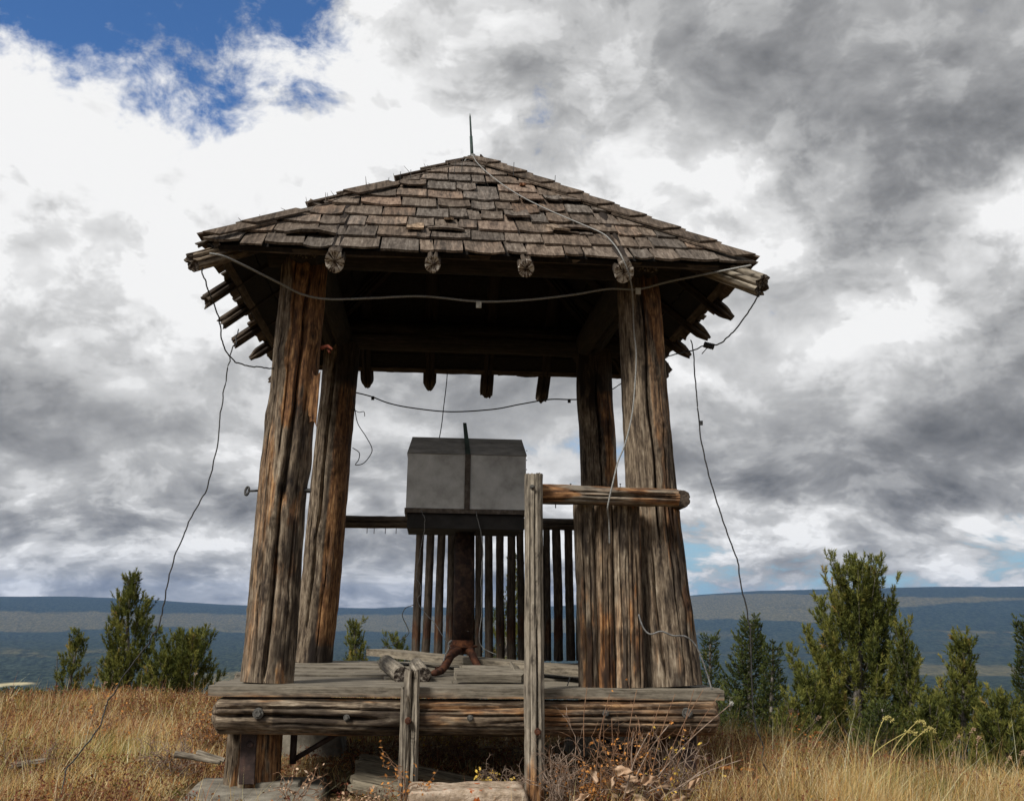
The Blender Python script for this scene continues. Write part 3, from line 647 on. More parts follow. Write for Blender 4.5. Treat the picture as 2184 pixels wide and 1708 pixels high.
# sheathing boards: ten courses on each slope
S = math.hypot(EV, ZA-ZE)
def faceM(k):   # face frame: local X along eave, Y up slope, Z outward normal; origin at mid eave
    a = k*PI/2; n2 = Vector((math.sin(a), -math.cos(a), 0)); u = Vector((math.cos(a), math.sin(a), 0))
    s = (-n2*EV+Vector((0, 0, ZA-ZE))).normalized(); n = u.cross(s)
    o = n2*EV+Vector((.022, 0, ZE))
    return Matrix(((u.x, s.x, n.x, o.x), (u.y, s.y, n.y, o.y), (u.z, s.z, n.z, o.z), (0, 0, 0, 1)))
rs = np.random.RandomState(5)
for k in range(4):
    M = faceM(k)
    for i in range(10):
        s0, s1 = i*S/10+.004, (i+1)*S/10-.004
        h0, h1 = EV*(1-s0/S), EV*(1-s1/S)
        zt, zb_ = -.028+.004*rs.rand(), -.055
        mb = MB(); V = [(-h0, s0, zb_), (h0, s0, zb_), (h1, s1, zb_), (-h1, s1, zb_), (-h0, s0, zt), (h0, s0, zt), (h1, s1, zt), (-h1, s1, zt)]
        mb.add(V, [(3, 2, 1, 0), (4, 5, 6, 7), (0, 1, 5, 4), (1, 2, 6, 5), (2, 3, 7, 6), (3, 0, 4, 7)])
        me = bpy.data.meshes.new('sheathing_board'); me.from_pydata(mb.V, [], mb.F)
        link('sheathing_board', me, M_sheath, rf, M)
# ragged lower fascia lath under the shingle butts
for k in range(4):
    M = faceM(k); n2 = M @ Vector((0, 0, 0))
    a, b_ = M @ Vector((-EV+.01, .03, -.05)), M @ Vector((EV-.01, .03, -.05))
    board('eave_lath', a, b_, M.to_3x3() @ Vector((0, 0, 1)), .05, .03, M_dark, rf, 120+k, nz=30, nx=1, warp=.012)

# shingles
NR = 10; EX = S/NR
stuffV, stuffF, stuffT = [], [], []; count = 0
def shingle(face, row, uc, w, seed, Lb=.40, T=.016, lift=0.0, slip=0.0, skew=0.0, curl=0.0, force_part=None):
    """one split shake in face coordinates: butt at the lower end, tapering up under the next courses"""
    r_ = np.random.RandomState(seed); M = faceM(face)
    s0 = row*EX-.035-slip; s1 = min(s0+Lb, S-.005)
    nu, ns = 4, 3
    V = []
    ub = np.linspace(-w/2, w/2, nu)
    jb = r_.uniform(-.008, .008, nu)
    for lay in (1, 0):
        for j, q in enumerate(np.linspace(0, 1, ns)**1.3):
            s = s0+(s1-s0)*q
            for i in range(nu):
                u = uc+ub[i]*(1-.03*q)+skew*(q-.3)*.4
                sv = s+(jb[i] if j == 0 else 0)+skew*ub[i]*(1-q)
                hw = EV*(1-max(sv, 0)/S)+.012
                hw = EV+.02 if sv < 0 else hw
                u = min(max(u, -hw), hw)
                th = T*(1-.75*q)
                base = -.022+.018*(1-q)+row*.0005+lift*(1-q)**1.5+curl*((ub[i]/(w/2))**2-.3)*(1-q)
                V.append((u, sv, base+(th if lay else 0)))
    n = nu*ns; id_ = lambda l, j, i: l*n+j*nu+i
    Fs = []
    for j in range(ns-1):
        for i in range(nu-1):
            Fs.append((id_(0, j, i), id_(0, j, i+1), id_(0, j+1, i+1), id_(0, j+1, i)))
            Fs.append((id_(1, j, i), id_(1, j+1, i), id_(1, j+1, i+1), id_(1, j, i+1)))
        Fs.append((id_(0, j, 0), id_(0, j+1, 0), id_(1, j+1, 0), id_(1, j, 0)))
        Fs.append((id_(0, j, nu-1), id_(1, j, nu-1), id_(1, j+1, nu-1), id_(0, j+1, nu-1)))
    for i in range(nu-1): Fs.append((id_(0, 0, i), id_(1, 0, i), id_(1, 0, i+1), id_(0, 0, i+1)))
    return M, V, Fs
def onroof(px, py, off=.035):
    d = ray(px, py); nrm = np.array([0, -(ZA-ZE), EV]); nrm = nrm/np.linalg.norm(nrm); q0 = np.array([0, -EV, ZE])+nrm*off
    return CAM+d*(((q0-CAM)@nrm)/(d@nrm))
def special(px, py, w, Lb, tint, tone=.1, lift=.028, skew=0, curl=0, T=.014, name='odd_shingle'):
    P = faceM(0).inverted() @ Vector(onroof(px, py, 0)); row = max(0, int(round(P.y/EX))); sl_ = row*EX-.035-P.y
    M, V, Fs = shingle(0, row, P.x, w, int(px), Lb=Lb, T=T, lift=lift, slip=sl_, skew=skew, curl=curl)
    Rm = Matrix(((1, 0, 0, 0), (0, 0, 1, 0), (0, -1, 0, 0), (0, 0, 0, 1)))
    me = mkmesh(name, [tuple(Rm.inverted() @ Vector(v)) for v in V], Fs, False, {'tone': np.full(len(V), tone), 'stain': np.zeros(len(V))})
    return link(name, me, M_shin, rf, M @ Rm, tint)
special(885, 498, .105, .34, (1.9, 1.75, 1.5), .35)['label'] = 'pale newer shingle'
special(957, 477, .06, .16, (2.0, 1.85, 1.6), .35)['label'] = 'pale sliver of shingle'
special(1188, 500, .10, .30, (1.7, 1.6, 1.45), .2, skew=-.25)['label'] = 'pale slipped shingle'
special(662, 505, .30, .26, (.85, .84, .82), .0, lift=.03, curl=-.022, T=.018)['label'] = 'wide shingle curling up at its lower edge'
special(950, 498, .22, .24, (.95, .93, .9), .0, lift=.028, curl=-.012, skew=-.06)
special(1225, 497, .25, .25, (.9, .85, .82), .1, lift=.026, curl=-.014, skew=.05)
special(1115, 402, .04, .1, (1.9, 1.45, 1.2), .8)['label'] = 'pale pinkish chip of shingle'
def emit_shingle(M, V, Fs, part, tone, tint):
    global count
    if part and count < 299:
        # local Z runs up the slope so the grain does too
        Rm = Matrix(((1, 0, 0, 0), (0, 0, 1, 0), (0, -1, 0, 0), (0, 0, 0, 1)))
        P = [Rm.inverted() @ Vector(v) for v in V]
        me = mkmesh('shingle', [tuple(p) for p in P], Fs, False, {'tone': np.full(len(V), tone), 'stain': np.zeros(len(V))})
        link('shingle', me, M_shin, rf, M @ Rm, tint); count += 1
    else:
        b0 = len(stuffV); stuffV.extend([tuple(M @ Vector(v)) for v in V]); stuffF.extend([tuple(i+b0 for i in f) for f in Fs]); stuffT.extend([tone]*len(V))
rs = np.random.RandomState(77)
for face in (0, 1, 3, 2):
    for row in range(NR):
        hw = EV*(1-max(row*EX-.035, 0)/S)+.01
        u = -hw+rs.uniform(-.1, 0); i = 0
        while u < hw:
            w = rs.choice([.09, .12, .15, .18, .22, .26])*rs.uniform(.9, 1.12)
            if hw-(u+w) < .06: w = hw-u+.01
            if face == 0 and rs.rand() < .035 and 0 < row < 9: u += w*.9; continue      # lost shingle
            a = rs.rand(); warm = rs.uniform(.93, 1.07)
            g_ = rs.uniform(.72, 1.2)
            lf = rs.uniform(0, .005)+(.02 if a > .95 else 0)
            M, V, Fs = shingle(face, row, u+w/2, w-rs.uniform(.004, .014), int(rs.randint(1e6)), lift=lf, slip=rs.normal(0, .012)+(.05 if a < .03 else 0),
                               skew=rs.normal(0, .035), curl=rs.uniform(-.004, .014), T=rs.uniform(.010, .016))
            emit_shingle(M, V, Fs, face != 2, max(0, rs.normal(.18, .22)), (g_*warm, g_, g_/warm))
            u += w; i += 1
# hip caps: whole on the right, broken along the left
rs = np.random.RandomState(9)
for (ka, kb, whole) in ((0, 1, True), (0, 3, False), (1, 2, True), (2, 3, False)):
    for face, sgn in ((ka, 1 if (ka, kb) != (0, 3) else -1), (kb, -1 if (ka, kb) != (0, 3) else 1)):
        if (ka, kb) == (2, 3): sgn = 1 if face == 2 else -1
        M = faceM(face)
        for i in range(9):
            if not whole and rs.rand() < .42: continue
            q0, q1 = i/9+.0, min(i/9+.17, .995)
            e = rs.uniform(-.012, .012) if whole else rs.uniform(-.03, .03)
            wq = .11
            V = []
            for z_ in (1, 0):
                for q, zz in ((q0, .045), (q1, .018)):
                    hw = EV*(1-q)+.012*(1-q); s = q*S-.02
                    for o in (0, -wq):
                        V.append((sgn*(hw+o+ (e if o else 0)), s+(abs(o)*.0), zz-.012*(1-z_)+(.0 if o else .012)+ (0 if whole else rs.uniform(0, .01))))
            Fs = [(0, 1, 3, 2), (4, 6, 7, 5), (0, 4, 5, 1), (1, 5, 7, 3), (2, 3, 7, 6), (0, 2, 6, 4)]
            if sgn > 0: Fs = [f[::-1] for f in Fs]
            Rm = Matrix(((1, 0, 0, 0), (0, 0, 1, 0), (0, -1, 0, 0), (0, 0, 0, 1)))
            P = [tuple(Rm.inverted() @ Vector(v)) for v in V]
            me = mkmesh('hip_shingle', P, Fs, False, {'tone': np.full(8, .3), 'stain': np.zeros(8)})
            g_ = rs.uniform(.6, .95); link('hip_shingle', me, M_shin, rf, M @ Rm, (g_*1.05, g_, g_*.95))
mu = mkmesh('far_slope_shingles', stuffV, stuffF, False, {'tone': np.array(stuffT), 'stain': np.zeros(len(stuffV))})
o = link('far_slope_shingles', mu, M_shin, rf); o['kind'] = 'stuff'
# splinters, nails and one loose shake on the left hip
rs = np.random.RandomState(3)
for i in range(16):
    q = rs.uniform(.1, .9); hx = EV*(1-q); zz = ZE+(ZA-ZE)*q
    d = Vector((rs.uniform(-1, .3), rs.uniform(-.5, .5), rs.uniform(.3, 1))).normalized()*rs.uniform(.03, .09)
    p = Vector((-hx, -hx, zz+.01)); mb = MB(); mb.tube([p, p+d], lambda t: .004*(1-.7*t), 4); mb.build('splinter', M_shin, rf)
for px, py in ((828, 385), (853, 372), (970, 348), (985, 345), (1183, 380), (875, 368), (610, 520), (1095, 352)):
    q = rs.uniform(.3, .7); p = Vector(at(px, py, -.5 if px < 1000 else -.6)); mb = MB(); mb.tube([p-Vector((0, 0, .08)), p+Vector((.004, 0, .02))], .0022, 5); mb.build('nail', M_wire, rf)
a, b_ = at(660, 427, -1.02), at(690, 442, -1.0)
board('loose_shingle', a, b_, (0, -.6, .8), .05, .014, M_shin, rf, 404, nz=4, nx=2)
# lightning rod
mb = MB(); t0 = Vector((0, 0, ZA-.06)); tip = Vector((-.028, 0, 4.135))
mb.cyl(t0+(tip-t0)*.55, tip-(tip-t0)*.08, .0075, .0065, 10); mb.cyl(tip-(tip-t0)*.08, tip, .0065, .001, 10); mb.cyl(t0, t0+(tip-t0)*.56, .013, .011, 12)
rod = mb.build('lightning_rod', M_green, sh, True)
mb = MB(); mb.cyl((0, 0, ZA-.04), (0, 0, ZA+.03), .028, .02, 12)
for a in range(4): mb.tube([(0, 0, ZA+.02), (math.cos(a*PI/2+PI/4)*.05, math.sin(a*PI/2+PI/4)*.05, ZA), (math.cos(a*PI/2+PI/4)*.10, math.sin(a*PI/2+PI/4)*.10, ZA-.075)], .006)
mb.build('rod_base', M_bolt, rod, True)

# ------------------------------------------------------------------ deck
W = 1.45
nb = 11; rs = np.random.RandomState(8)
yy = np.linspace(-W, W, nb+1)
for i in range(nb):
    y = (yy[i]+yy[i+1])/2; w = yy[i+1]-yy[i]-rs.uniform(.012, .026)
    e0, e1 = rs.uniform(-.02, .03), rs.uniform(-.02, .03); g_ = rs.uniform(.72, 1.22)
    if i == 0: e0 = .02; e1 = .01
    split = [(-W+e0, W-e1)] if i in (0, 1, 4) else [(-W+e0, c_ := rs.uniform(-.6, .6)), (c_+.008, W-e1)]
    for s_, (x0, x1) in enumerate(split):
        zz = -.0275+rs.uniform(-.020, .004) if i else -.0295
        o = board('deck_plank', (x0, y, zz), (x1, y, zz+rs.uniform(-.004, .004)), (0, 0, 1), w, .055, M_deck, sh, 200+i*3+s_, nz=40, nx=6, warp=.005, edge=.005, ragged=.03,
                  tone=(lambda V: .55*sstep(V[:, 1], -.005, -.02)) if i == 0 else None, cup=-.002)
        o.color = (g_, g_, g_, 1)
# rim logs: the front one hewn flat on top, ends rounded and checked
def tRim(TH, T, Z, R):
    return .16+.45*patch((TH, T, Z, R), 61, .45, .62, 5)-.2*sstep(T, .16, .0)+.3*sstep(T, .62, .7)
def sRim(TH, T, Z, R): return .7*patch((TH, T, Z, R), 62, .56, .68, 6)*(T > .12)
cr = [(FR+.12, 0, .33, .010, .05, .1), (FR-.35, .0, .5, .006, .03, .1), (FR-.55, .35, 1, .007, .03, 0), (FR-.1, .45, 1, .006, .03, .05), (FR+.5, .1, .8, .005, .025, 0), (FR+.9, 0, .6, .005, .02, 0), (FR-.9, .1, .9, .006, .02, 0), (FR+.25, .55, 1, .005, .03, 0)]
log('rim_log', (-1.41, -1.36, -.158), (1.405, -1.36, -.150), .112, .108, M_post, sh, 131, seg=110, rings=190, groove=.0028, lump=.05, wob=.012, cracks=cr, taper0=.05, taper1=.03,
    knots=[(FR+.05, .055, .03), (FR+.1, .10, .02), (FR-.5, .30, .03), (FR-.4, .62, .035), (FR+.0, .34, .045), (FR-.45, .75, .03), (FR+.3, .9, .03)], tone=tRim, stain=sRim, flat=[(PI, .085)], broken=.03)
log('rim_log', (-1.4, 1.36, -.16), (1.4, 1.36, -.16), .11, .11, M_dark, sh, 132, seg=36, rings=40)
for x, sd in ((-1.17, 133), (1.17, 134), (0, 135)):
    log('floor_joist', (x, -1.25, -.17), (x, 1.25, -.17), .10, .10, M_dark, sh, sd, seg=30, rings=30)
def bolt(px, py, Y, r, par, rusty=False, h=.02):
    p = Vector(at(px, py, Y)); mb = MB()
    mb.cyl(p+Vector((0, .03, 0)), p+Vector((0, -.004, 0)), r*1.45, r*1.45, 18)
    P = []
    mb.cyl(p+Vector((0, -.003, 0)), p+Vector((0, -h, 0)), r, r*.9, 6)
    return mb.build('bolt', M_rust if rusty else M_boltd, par, False, bevel=.0015)
M_boltd = simple('weathered_bolt', [(.2, (.05, .048, .044)), (.8, (.15, .145, .135))], 60, rough=.7, metal=.3)
for px, py, r in ((550, 1521, .020), (739, 1530, .012), (1003, 1531, .012), (1292, 1521, .013), (1466, 1521, .020)): bolt(px, py, -1.472, r, sh)

# foot posts on concrete
def foot(x, y, seed, top=-.25, bot=-.585, r=.155, front=False):
    f = log('foot_post', (x, y, bot), (x, y, top), r, r*.98, M_post if front else M_dark, sh, seed, seg=90 if front else 40, rings=40, groove=.006,
            cracks=[(FR-.65, 0, 1, .012, .07, 0), (FR-.95, 0, 1, .009, .06, 0), (FR-.45, 0, 1, .006, .04, 0), (FR+.5, 0, 1, .004, .02, 0)], tone=lambda TH, T, Z, R: .75*patch((TH, T, Z, R), seed, .38, .55, 8)*(adiff(TH, FR) > -.75), 
            stain=lambda TH, T, Z, R: .9*sstep(T, .12, .0)+.5*sstep(T, .8, 1), squash=.95)  # darker towards both ends
    return f
f1 = foot(-1.205, -1.13, 141, front=True)
foot(1.20, -1.13, 142, front=True, bot=-.62)
foot(-1.13, 1.13, 143); foot(1.15, 1.13, 144, bot=-.62)
# iron strap let into the front left foot with its bolt
a, b_ = at(533, 1563, -1.305), at(532, 1672, -1.305)
mb = MB(); mb.box((a[0]-.046, -1.312, b_[2]), (a[0]+.040, -1.296, a[2])); st = mb.build('iron_strap', M_strap, f1, bevel=.004)
mb = MB(); p = Vector(at(534, 1587, -1.312)); mb.cyl(p, p+Vector((0, -.012, 0)), .019, .015, 14); mb.build('bolt', M_strap, st, bevel=.003)
mb = MB(); p = Vector(at(1468, 1600, -1.28)); mb.box((p.x-.04, -1.315, -.60), (p.x+.04, -1.30, -.26)); mb.build('iron_strap', M_strap, sh, bevel=.004)
# diagonal iron braces under the deck
for sx in (-1, 1):
    mb = MB(); mb.tube([(sx*1.0, -1.05, -.44), (sx*.72, -1.1, -.27)], .016, 8); mb.tube([(sx*1.0, -1.05, -.28), (sx*1.0, -1.05, -.46)], .02, 8)
    mb.build('brace_rod', M_strap, sh, True)

# newel posts of the vanished steps
def stump(px0, py0, px1, py1, Y0, Y1, r, seed, **k):
    return log('newel_post', at(px1, py1, Y1), at(px0, py0, Y0), r, r*.92, M_silver, sh, seed, **k)
nw = stump(1138, 1012, 1140, 1712, -1.54, -1.57, .056, 151, seg=80, rings=150, groove=.0035, wob=.006, lump=.04,
      cracks=[(FR+.35, .05, .55, .007, .04, 0), (FR+.05, .5, .99, .003, .015, 0), (FR-.5, .1, .9, .003, .012, 0), (FR+.8, .2, .8, .004, .02, 0)],
      knots=[(FR+.3, .95, .012), (FR-.6, .9, .010), (FR+.35, .74, .012), (FR-.5, .55, .012), (FR-.2, .42, .014), (FR+.2, .66, .012), (FR, .58, .012)],
      tone=lambda TH, T, Z, R: .2*patch((TH, T, Z, R), 63, .5, .65, 8)+.5*patch((TH, T, Z, R), 64, .5, .6, 8)*(1-sstep(T, .03, .25)), broken=.01)
bolt(1135, 1038, -1.597, .009, nw); bolt(1147, 1560, -1.622, .013, nw, True)
n2 = stump(878, 1430, 870, 1720, -1.49, -1.50, .047, 152, seg=80, rings=80, groove=.006, wob=.006, lump=.12, broken=.03,
      cracks=[(FR+.05, .0, 1, .010, .06, .25), (FR-.6, 0, .8, .008, .05, .3), (FR+.6, 0, 1, .004, .02, 0)],
      knots=[(FR+.6, .95, .01), (FR+.5, .5, .012), (FR-.2, .55, .015)], tone=lambda TH, T, Z, R: .15*patch((TH, T, Z, R), 65, .5, .6, 8)+.5*(T < .18)*patch((TH, T, Z, R), 66, .45, .55, 9))
# the split half beside it
log('newel_half', at(855, 1720, -1.505), at(864, 1470, -1.49), .028, .020, M_silver, n2, 153, seg=40, rings=50, groove=.006, broken=.05, cracks=[(FR, 0, 1, .006, .03, .1)], tone=lambda TH, T, Z, R: .1+0*T)
bolt(870, 1537, -1.545, .012, n2, True)

# ------------------------------------------------------------------ railings
fr = empty('front_railing', (.8, -1.3, 0), '', ''); del fr['label']; del fr['category']
fr.parent = sh; fr.matrix_basis = WM['lookout_shelter'].inverted() @ WM['front_railing']
log('top_rail', at(1150, 1052, -1.44), at(1444, 1061, -1.40), .056, .050, M_silver, fr, 161, seg=70, rings=110, groove=.004, lump=.08, wob=.008, broken=.02,
    cracks=[(FR+.1, .3, 1, .004, .025, .2), (FR-.35, .2, 1, .004, .02, 0), (FR-.15, .5, 1, .005, .03, .1), (FR+.6, .0, .6, .003, .02, 0)], tone=lambda TH, T, Z, R: .4+.5*patch((TH, T, Z, R), 67, .45, .6, 6), knots=[(FR-.1, .93, .02), (FR, .7, .012)],
    stain=lambda TH, T, Z, R: .5*sstep(adiff(TH, FR), .5, 1.1)*patch((TH, T, Z, R), 68, .4, .6, 6))  # patches darken towards the underside
for j, (xt, xb, wd, tn) in enumerate(((1245, 1260, .058, .15), (1284, 1295, .052, .3), (1321, 1330, .052, -.1), (1350, 1358, .046, .25))):
    log('paling', at(xb, 1466, -1.30)+np.array([0, 0, .002]), at(xt, 1076, -1.30), wd, wd*.97, M_post, fr, 170+j, seg=60, rings=110, groove=.0045, wob=.01, lump=.08,
        cracks=[(FR-.3, .1, .9, .004, .02, .1), (FR+.4, 0, .7, .004, .02, 0)], knots=[(FR+.2, .8, .014), (FR-.3, .55, .012), (FR+.1, .3, .016), (FR+.4, .93, .01)],
        **({}), tone=(lambda tn: lambda TH, T, Z, R: tn+.5*patch((TH, T, Z, R), 69+int(tn*10), .48, .62, 6))(tn), stain=lambda TH, T, Z, R: .8*patch((TH, T, Z, R), 71, .55, .66, 8)).color = ((.85, .85, .85, 1), (1, .95, .9, 1), (1.35, 1.38, 1.4, 1), (.9, .85, .8, 1))[j]
br = empty('back_railing', (0, 1.4, 0), '', ''); del br['label']; del br['category']
br.parent = sh; br.matrix_basis = WM['lookout_shelter'].inverted() @ WM['back_railing']
log('top_rail', at(720, 1113, 1.38), at(1250, 1119, 1.38), .052, .048, M_dark, br, 162, seg=40, rings=70, cracks=[(FR, 0, 1, .004, .02, 0)], tone=lambda TH, T, Z, R: .3*patch((TH, T, Z, R), 72, .5, .6))
P0 = [(897, 887, 17), (921, 908, 17), (943, 934, 17), (962, 958, 16), (981, 980, 16), (1003, 1003, 16), (1021, 1022, 16), (1043, 1043, 17), (1066, 1068, 17), (1089, 1092, 18), (1110, 1113, 16), (1130, 1133, 17), (1150, 1153, 16), (1167, 1168, 15), (1188, 1191, 19), (1212, 1217, 18), (1236, 1240, 18)]
for j, (xt, xb, w) in enumerate(P0):
    log('paling', at(xb, 1408, 1.40), at(xt, 1122, 1.40), w/252/2*1.04, w/252/2*.95, M_dark, br, 180+j, seg=26, rings=50, wob=.012, groove=.003, lump=.08,
        knots=[(FR, .45+.03*(j % 3), .012), (FR+.4, .7, .01)], tone=(lambda j: lambda TH, T, Z, R: .9*np.exp(-((T-.2-.02*(j % 4))/.12)**2)*patch((TH, T, Z, R), 80+j, .4, .55, 8))(j))
for px, py, Y in ((783, 1128, 1.38), (798, 1129, 1.38), (822, 1129, 1.38), (845, 1129, 1.38)):
    mb = MB(); p = Vector(at(px, py, Y)); mb.tube([p+Vector((0, 0, .03)), p-Vector((0, 0, .035))], .003, 5); mb.build('nail', M_wire, br)
for px, py in ((1217, 1042), (1191, 1045), (1323, 1042)):
    mb = MB(); p = Vector(at(px, py, -1.42)); mb.tube([p-Vector((0, 0, .02)), p+Vector((0, 0, .028))], .0022, 5); mb.cyl(p+Vector((0, 0, .026)), p+Vector((0, 0, .03)), .006, seg=8); mb.build('nail', M_wire, fr)
mb = MB(); p = Vector(at(1185, 1076, -1.42)); mb.tube([p+Vector((0, 0, .02)), p-Vector((0, 0, .02))], .003, 5); mb.build('nail', M_wire, fr)
srr = empty('side_railing', (1.38, 0, 0), '', ''); del srr['label']; del srr['category']
srr.parent = sh; srr.matrix_basis = WM['lookout_shelter'].inverted() @ WM['side_railing']
e = at(1453, 1063, -1.33)
log('top_rail', (1.36, 1.35, 1.09), tuple(e), .05, .053, M_dark, srr, 163, seg=40, rings=60, end=M_dark, cracks=[(0, 0, 1, .006, .03, 0)])
for j in range(20):
    y = -.93+j*.097
    if y > .95: break
    log('paling', (1.30, y, .0), (1.285, y, 1.05), .04, .037, M_dark, srr, 210+j, seg=20, rings=30, wob=.01, groove=.003)
# eye bolt left of the front left post
mb = MB(); p, q = Vector(at(552, 1046, -1.14)), Vector(at(533, 1047, -1.14)); mb.cyl(p, q, .0065, seg=10)
c_ = Vector(at(527, 1047, -1.14)); mb.tube([c_+Vector((math.cos(a)*.010, math.sin(a)*.02, math.sin(a)*.026)) for a in np.linspace(0, 2*PI, 17)], .0075, 8)
mb.build('eye_bolt', M_wire, sh, True)
mb = MB(); p = Vector(at(655, 1046, -1.14)); mb.cyl(p-Vector((.02, 0, 0)), p+Vector((.02, 0, 0)), .014, seg=8); mb.build('bolt', M_wire, sh)
mb = MB(); p = Vector(at(1421, 790, -1.06)); mb.box((p.x-.03, p.y-.02, p.z-.045), (p.x+.012, p.y+.03, p.z+.045)); mb.build('wood_block', M_dark, sh)

# ------------------------------------------------------------------ instrument box on its iron column
M_tray = simple('dark_tray', [(.2, (.008, .007, .007)), (.8, (.022, .020, .019))], 10)  # near-black base colour for the tray below the box
ib = empty('instrument_stand', (0, -.05, 0), 'grey sheet metal box with sloping lid on an iron column amid the deck', 'instrument stand')
zb0, zt0, ztop = 1.055, 1.455, 1.545
x0, x1 = at(865, 1090, -.38)[0], at(1122, 1090, -.38)[0]; y0_, y1_ = -.38, .30
sx_ = .012
mb = MB()
A8 = [(x0, y0_, zb0), (x1, y0_, zb0), (x1, y1_, zb0), (x0, y1_, zb0), (x0+.004, y0_+.004, zt0), (x1-.004, y0_+.004, zt0), (x1-.004, y1_-.004, zt0), (x0+.004, y1_-.004, zt0)]
mb.add(A8, [(0, 1, 5, 4), (1, 2, 6, 5), (2, 3, 7, 6), (3, 0, 4, 7)])
bd = mb.build('box_body', M_galv, ib); so = bd.modifiers.new('thickness', 'SOLIDIFY'); so.thickness = .004
lid_t = [(x0+.030, y0_+.055, ztop+.03), (x1-.030, y0_+.055, ztop+.03), (x1-.030, y1_-.055, ztop+.03), (x0+.030, y1_-.055, ztop+.03)]
mb = MB(); L0 = [(x0-.002, y0_-.003, zt0+.0), (x1+.002, y0_-.003, zt0), (x1+.002, y1_+.003, zt0), (x0-.002, y1_+.003, zt0)]
mb.add(L0+lid_t, [(0, 1, 5, 4), (1, 2, 6, 5), (2, 3, 7, 6), (3, 0, 4, 7), (4, 5, 6, 7)])
ld = mb.build('box_lid', M_galvd, ib); so = ld.modifiers.new('thickness', 'SOLIDIFY'); so.thickness = .004
mb = MB(); mb.box((x0-.006, y0_-.008, zb0-.002), (x1+.006, y0_-.001, zb0+.03)); mb.box((x0-.006, y1_+.001, zb0-.002), (x1+.006, y1_+.008, zb0+.03))
mb.box((x0-.008, y0_, zb0-.002), (x0-.001, y1_, zb0+.03)); mb.box((x1+.001, y0_, zb0-.002), (x1+.008, y1_, zb0+.03))
mb.build('bottom_rim', M_strip, ib, bevel=.001)
mb = MB(); mb.box((x0+.006, y0_+.006, zb0+.02), (x1-.006, y1_-.006, zb0+.03)); mb.build('box_floor', M_boxin, ib)
mb = MB(); mb.box((x0+.012, y0_+.012, zb0-.105), (x1-.012, y1_-.012, zb0-.004)); mb.build('base_tray', M_tray, ib, bevel=.004)
xm = at(997, 1030, -.385)[0]
mb = MB(); mb.box((xm-.019, y0_-.014, zb0+.025), (xm+.019, y0_-.004, zt0)); mb.build('centre_bar', M_strip, ib, bevel=.002)
pa = at(991, 902, -.36); mb = MB(); xg = pa[0]
mb.add([(xg-.012, -.37, pa[2]), (xg+.012, -.37, pa[2]), (xg+.012, -.36, pa[2]), (xg-.012, -.36, pa[2]), (xm-.018, -.392, zt0), (xm+.018, -.392, zt0), (xm+.018, -.382, zt0), (xm-.018, -.382, zt0)],
       [(3, 2, 1, 0), (4, 5, 6, 7), (0, 1, 5, 4), (1, 2, 6, 5), (2, 3, 7, 6), (3, 0, 4, 7)]); mb.build('sighting_bar', M_green, ib, bevel=.001)
rs = np.random.RandomState(4)
for i in range(7):
    mb = MB(); z = zb0+.05+i*.065; mb.cyl((x1+.001, y0_+.03, z), (x1+.006, y0_+.03, z), .004, seg=6); mb.build('rivet', M_bolt, ib)
# column
cx_ = .0; cy_ = -.05
mb = MB(); mb.cyl((cx_, cy_, .20), (cx_, cy_, zb0+.02), .070, .068, 28); cm = mb.build('column', M_rust, ib, True); cm.color = (.36, .55, .85, 1)
mb = MB(); mb.cyl((cx_, cy_, .165), (cx_, cy_, .18), .105, seg=24); mb.cyl((cx_, cy_, .18), (cx_, cy_, .215), .078, .072, seg=24); mb.build('flange', M_rust, ib, bevel=.003)
def legp(px, py, Y, seed):
    e = Vector(at(px, py, Y)); e.z = max(e.z, .022); c0 = Vector((cx_, cy_, .15))
    d = (e-c0); d.z = 0; Ld = d.length; d.normalize()
    P = [c0+d*.02, c0+d*.09+Vector((0, 0, -.002)), c0+d*(Ld*.45)+Vector((0, 0, -.035)), c0+d*(Ld*.68)+Vector((0, 0, -.105)), c0+d*(Ld*.85)+Vector((0, 0, -.122)), c0+d*Ld+Vector((0, 0, -.124))]
    mb = MB(); mb.tube(catmull(P, 6), lambda t: .031*(1-.35*t), 14); mb.build('leg', M_rust, ib, True).color = (.6, .6, .65, 1)
legp(925, 1440, -.62, 1); legp(932, 1425, -.25, 2); legp(1036, 1424, -.30, 3); legp(1030, 1405, .3, 4)
mb = MB(); mb.tube(catmull([at(963, 1366, -.33), at(957, 1372, -.36), at(956, 1385, -.37), at(950, 1395, -.38), at(946, 1410, -.4)]), .006); mb.build('pull_wire', M_gwire, ib, True)

# ------------------------------------------------------------------ loose timber on the deck
def T(o, l, c_, g=None): return thing(o, l, c_, g)
p = at(803, 1401, 1.25); q = at(1275, 1452, -1.08)
o = board('loose_plank', (p[0], 1.20, .075), (q[0]+.1, -1.0, .055), (0, 0, 1), .20, .05, M_deck, None, 501, nz=40, nx=5, warp=.006, edge=.006, ragged=.02); o.color = (1.15, 1.12, 1.08, 1)
T(o, 'long loose plank lying slantwise across the deck behind the column', 'plank')
o = board('loose_plank', at(970, 1449, -.93)+np.array([0, 0, .03]), at(1112, 1451, -.93)+np.array([0, 0, .03]), (0, -.25, 1), .13, .045, M_deck, None, 502, nz=16, nx=4, warp=.008, ragged=.03, tone=lambda V: np.full(len(V), .1))
T(o, 'short weathered plank lying nearest the deck edge beside the tall newel post', 'plank', 'short planks stacked on the deck')
o = board('loose_plank', at(983, 1437, -.72)+np.array([0, 0, .035]), at(1092, 1438, -.72)+np.array([0, 0, .035]), (0, .1, 1), .12, .04, M_deck, None, 503, nz=16, nx=4, warp=.008, ragged=.03)
T(o, 'short weathered plank tucked behind the nearest one, in front of the column', 'plank', 'short planks stacked on the deck')
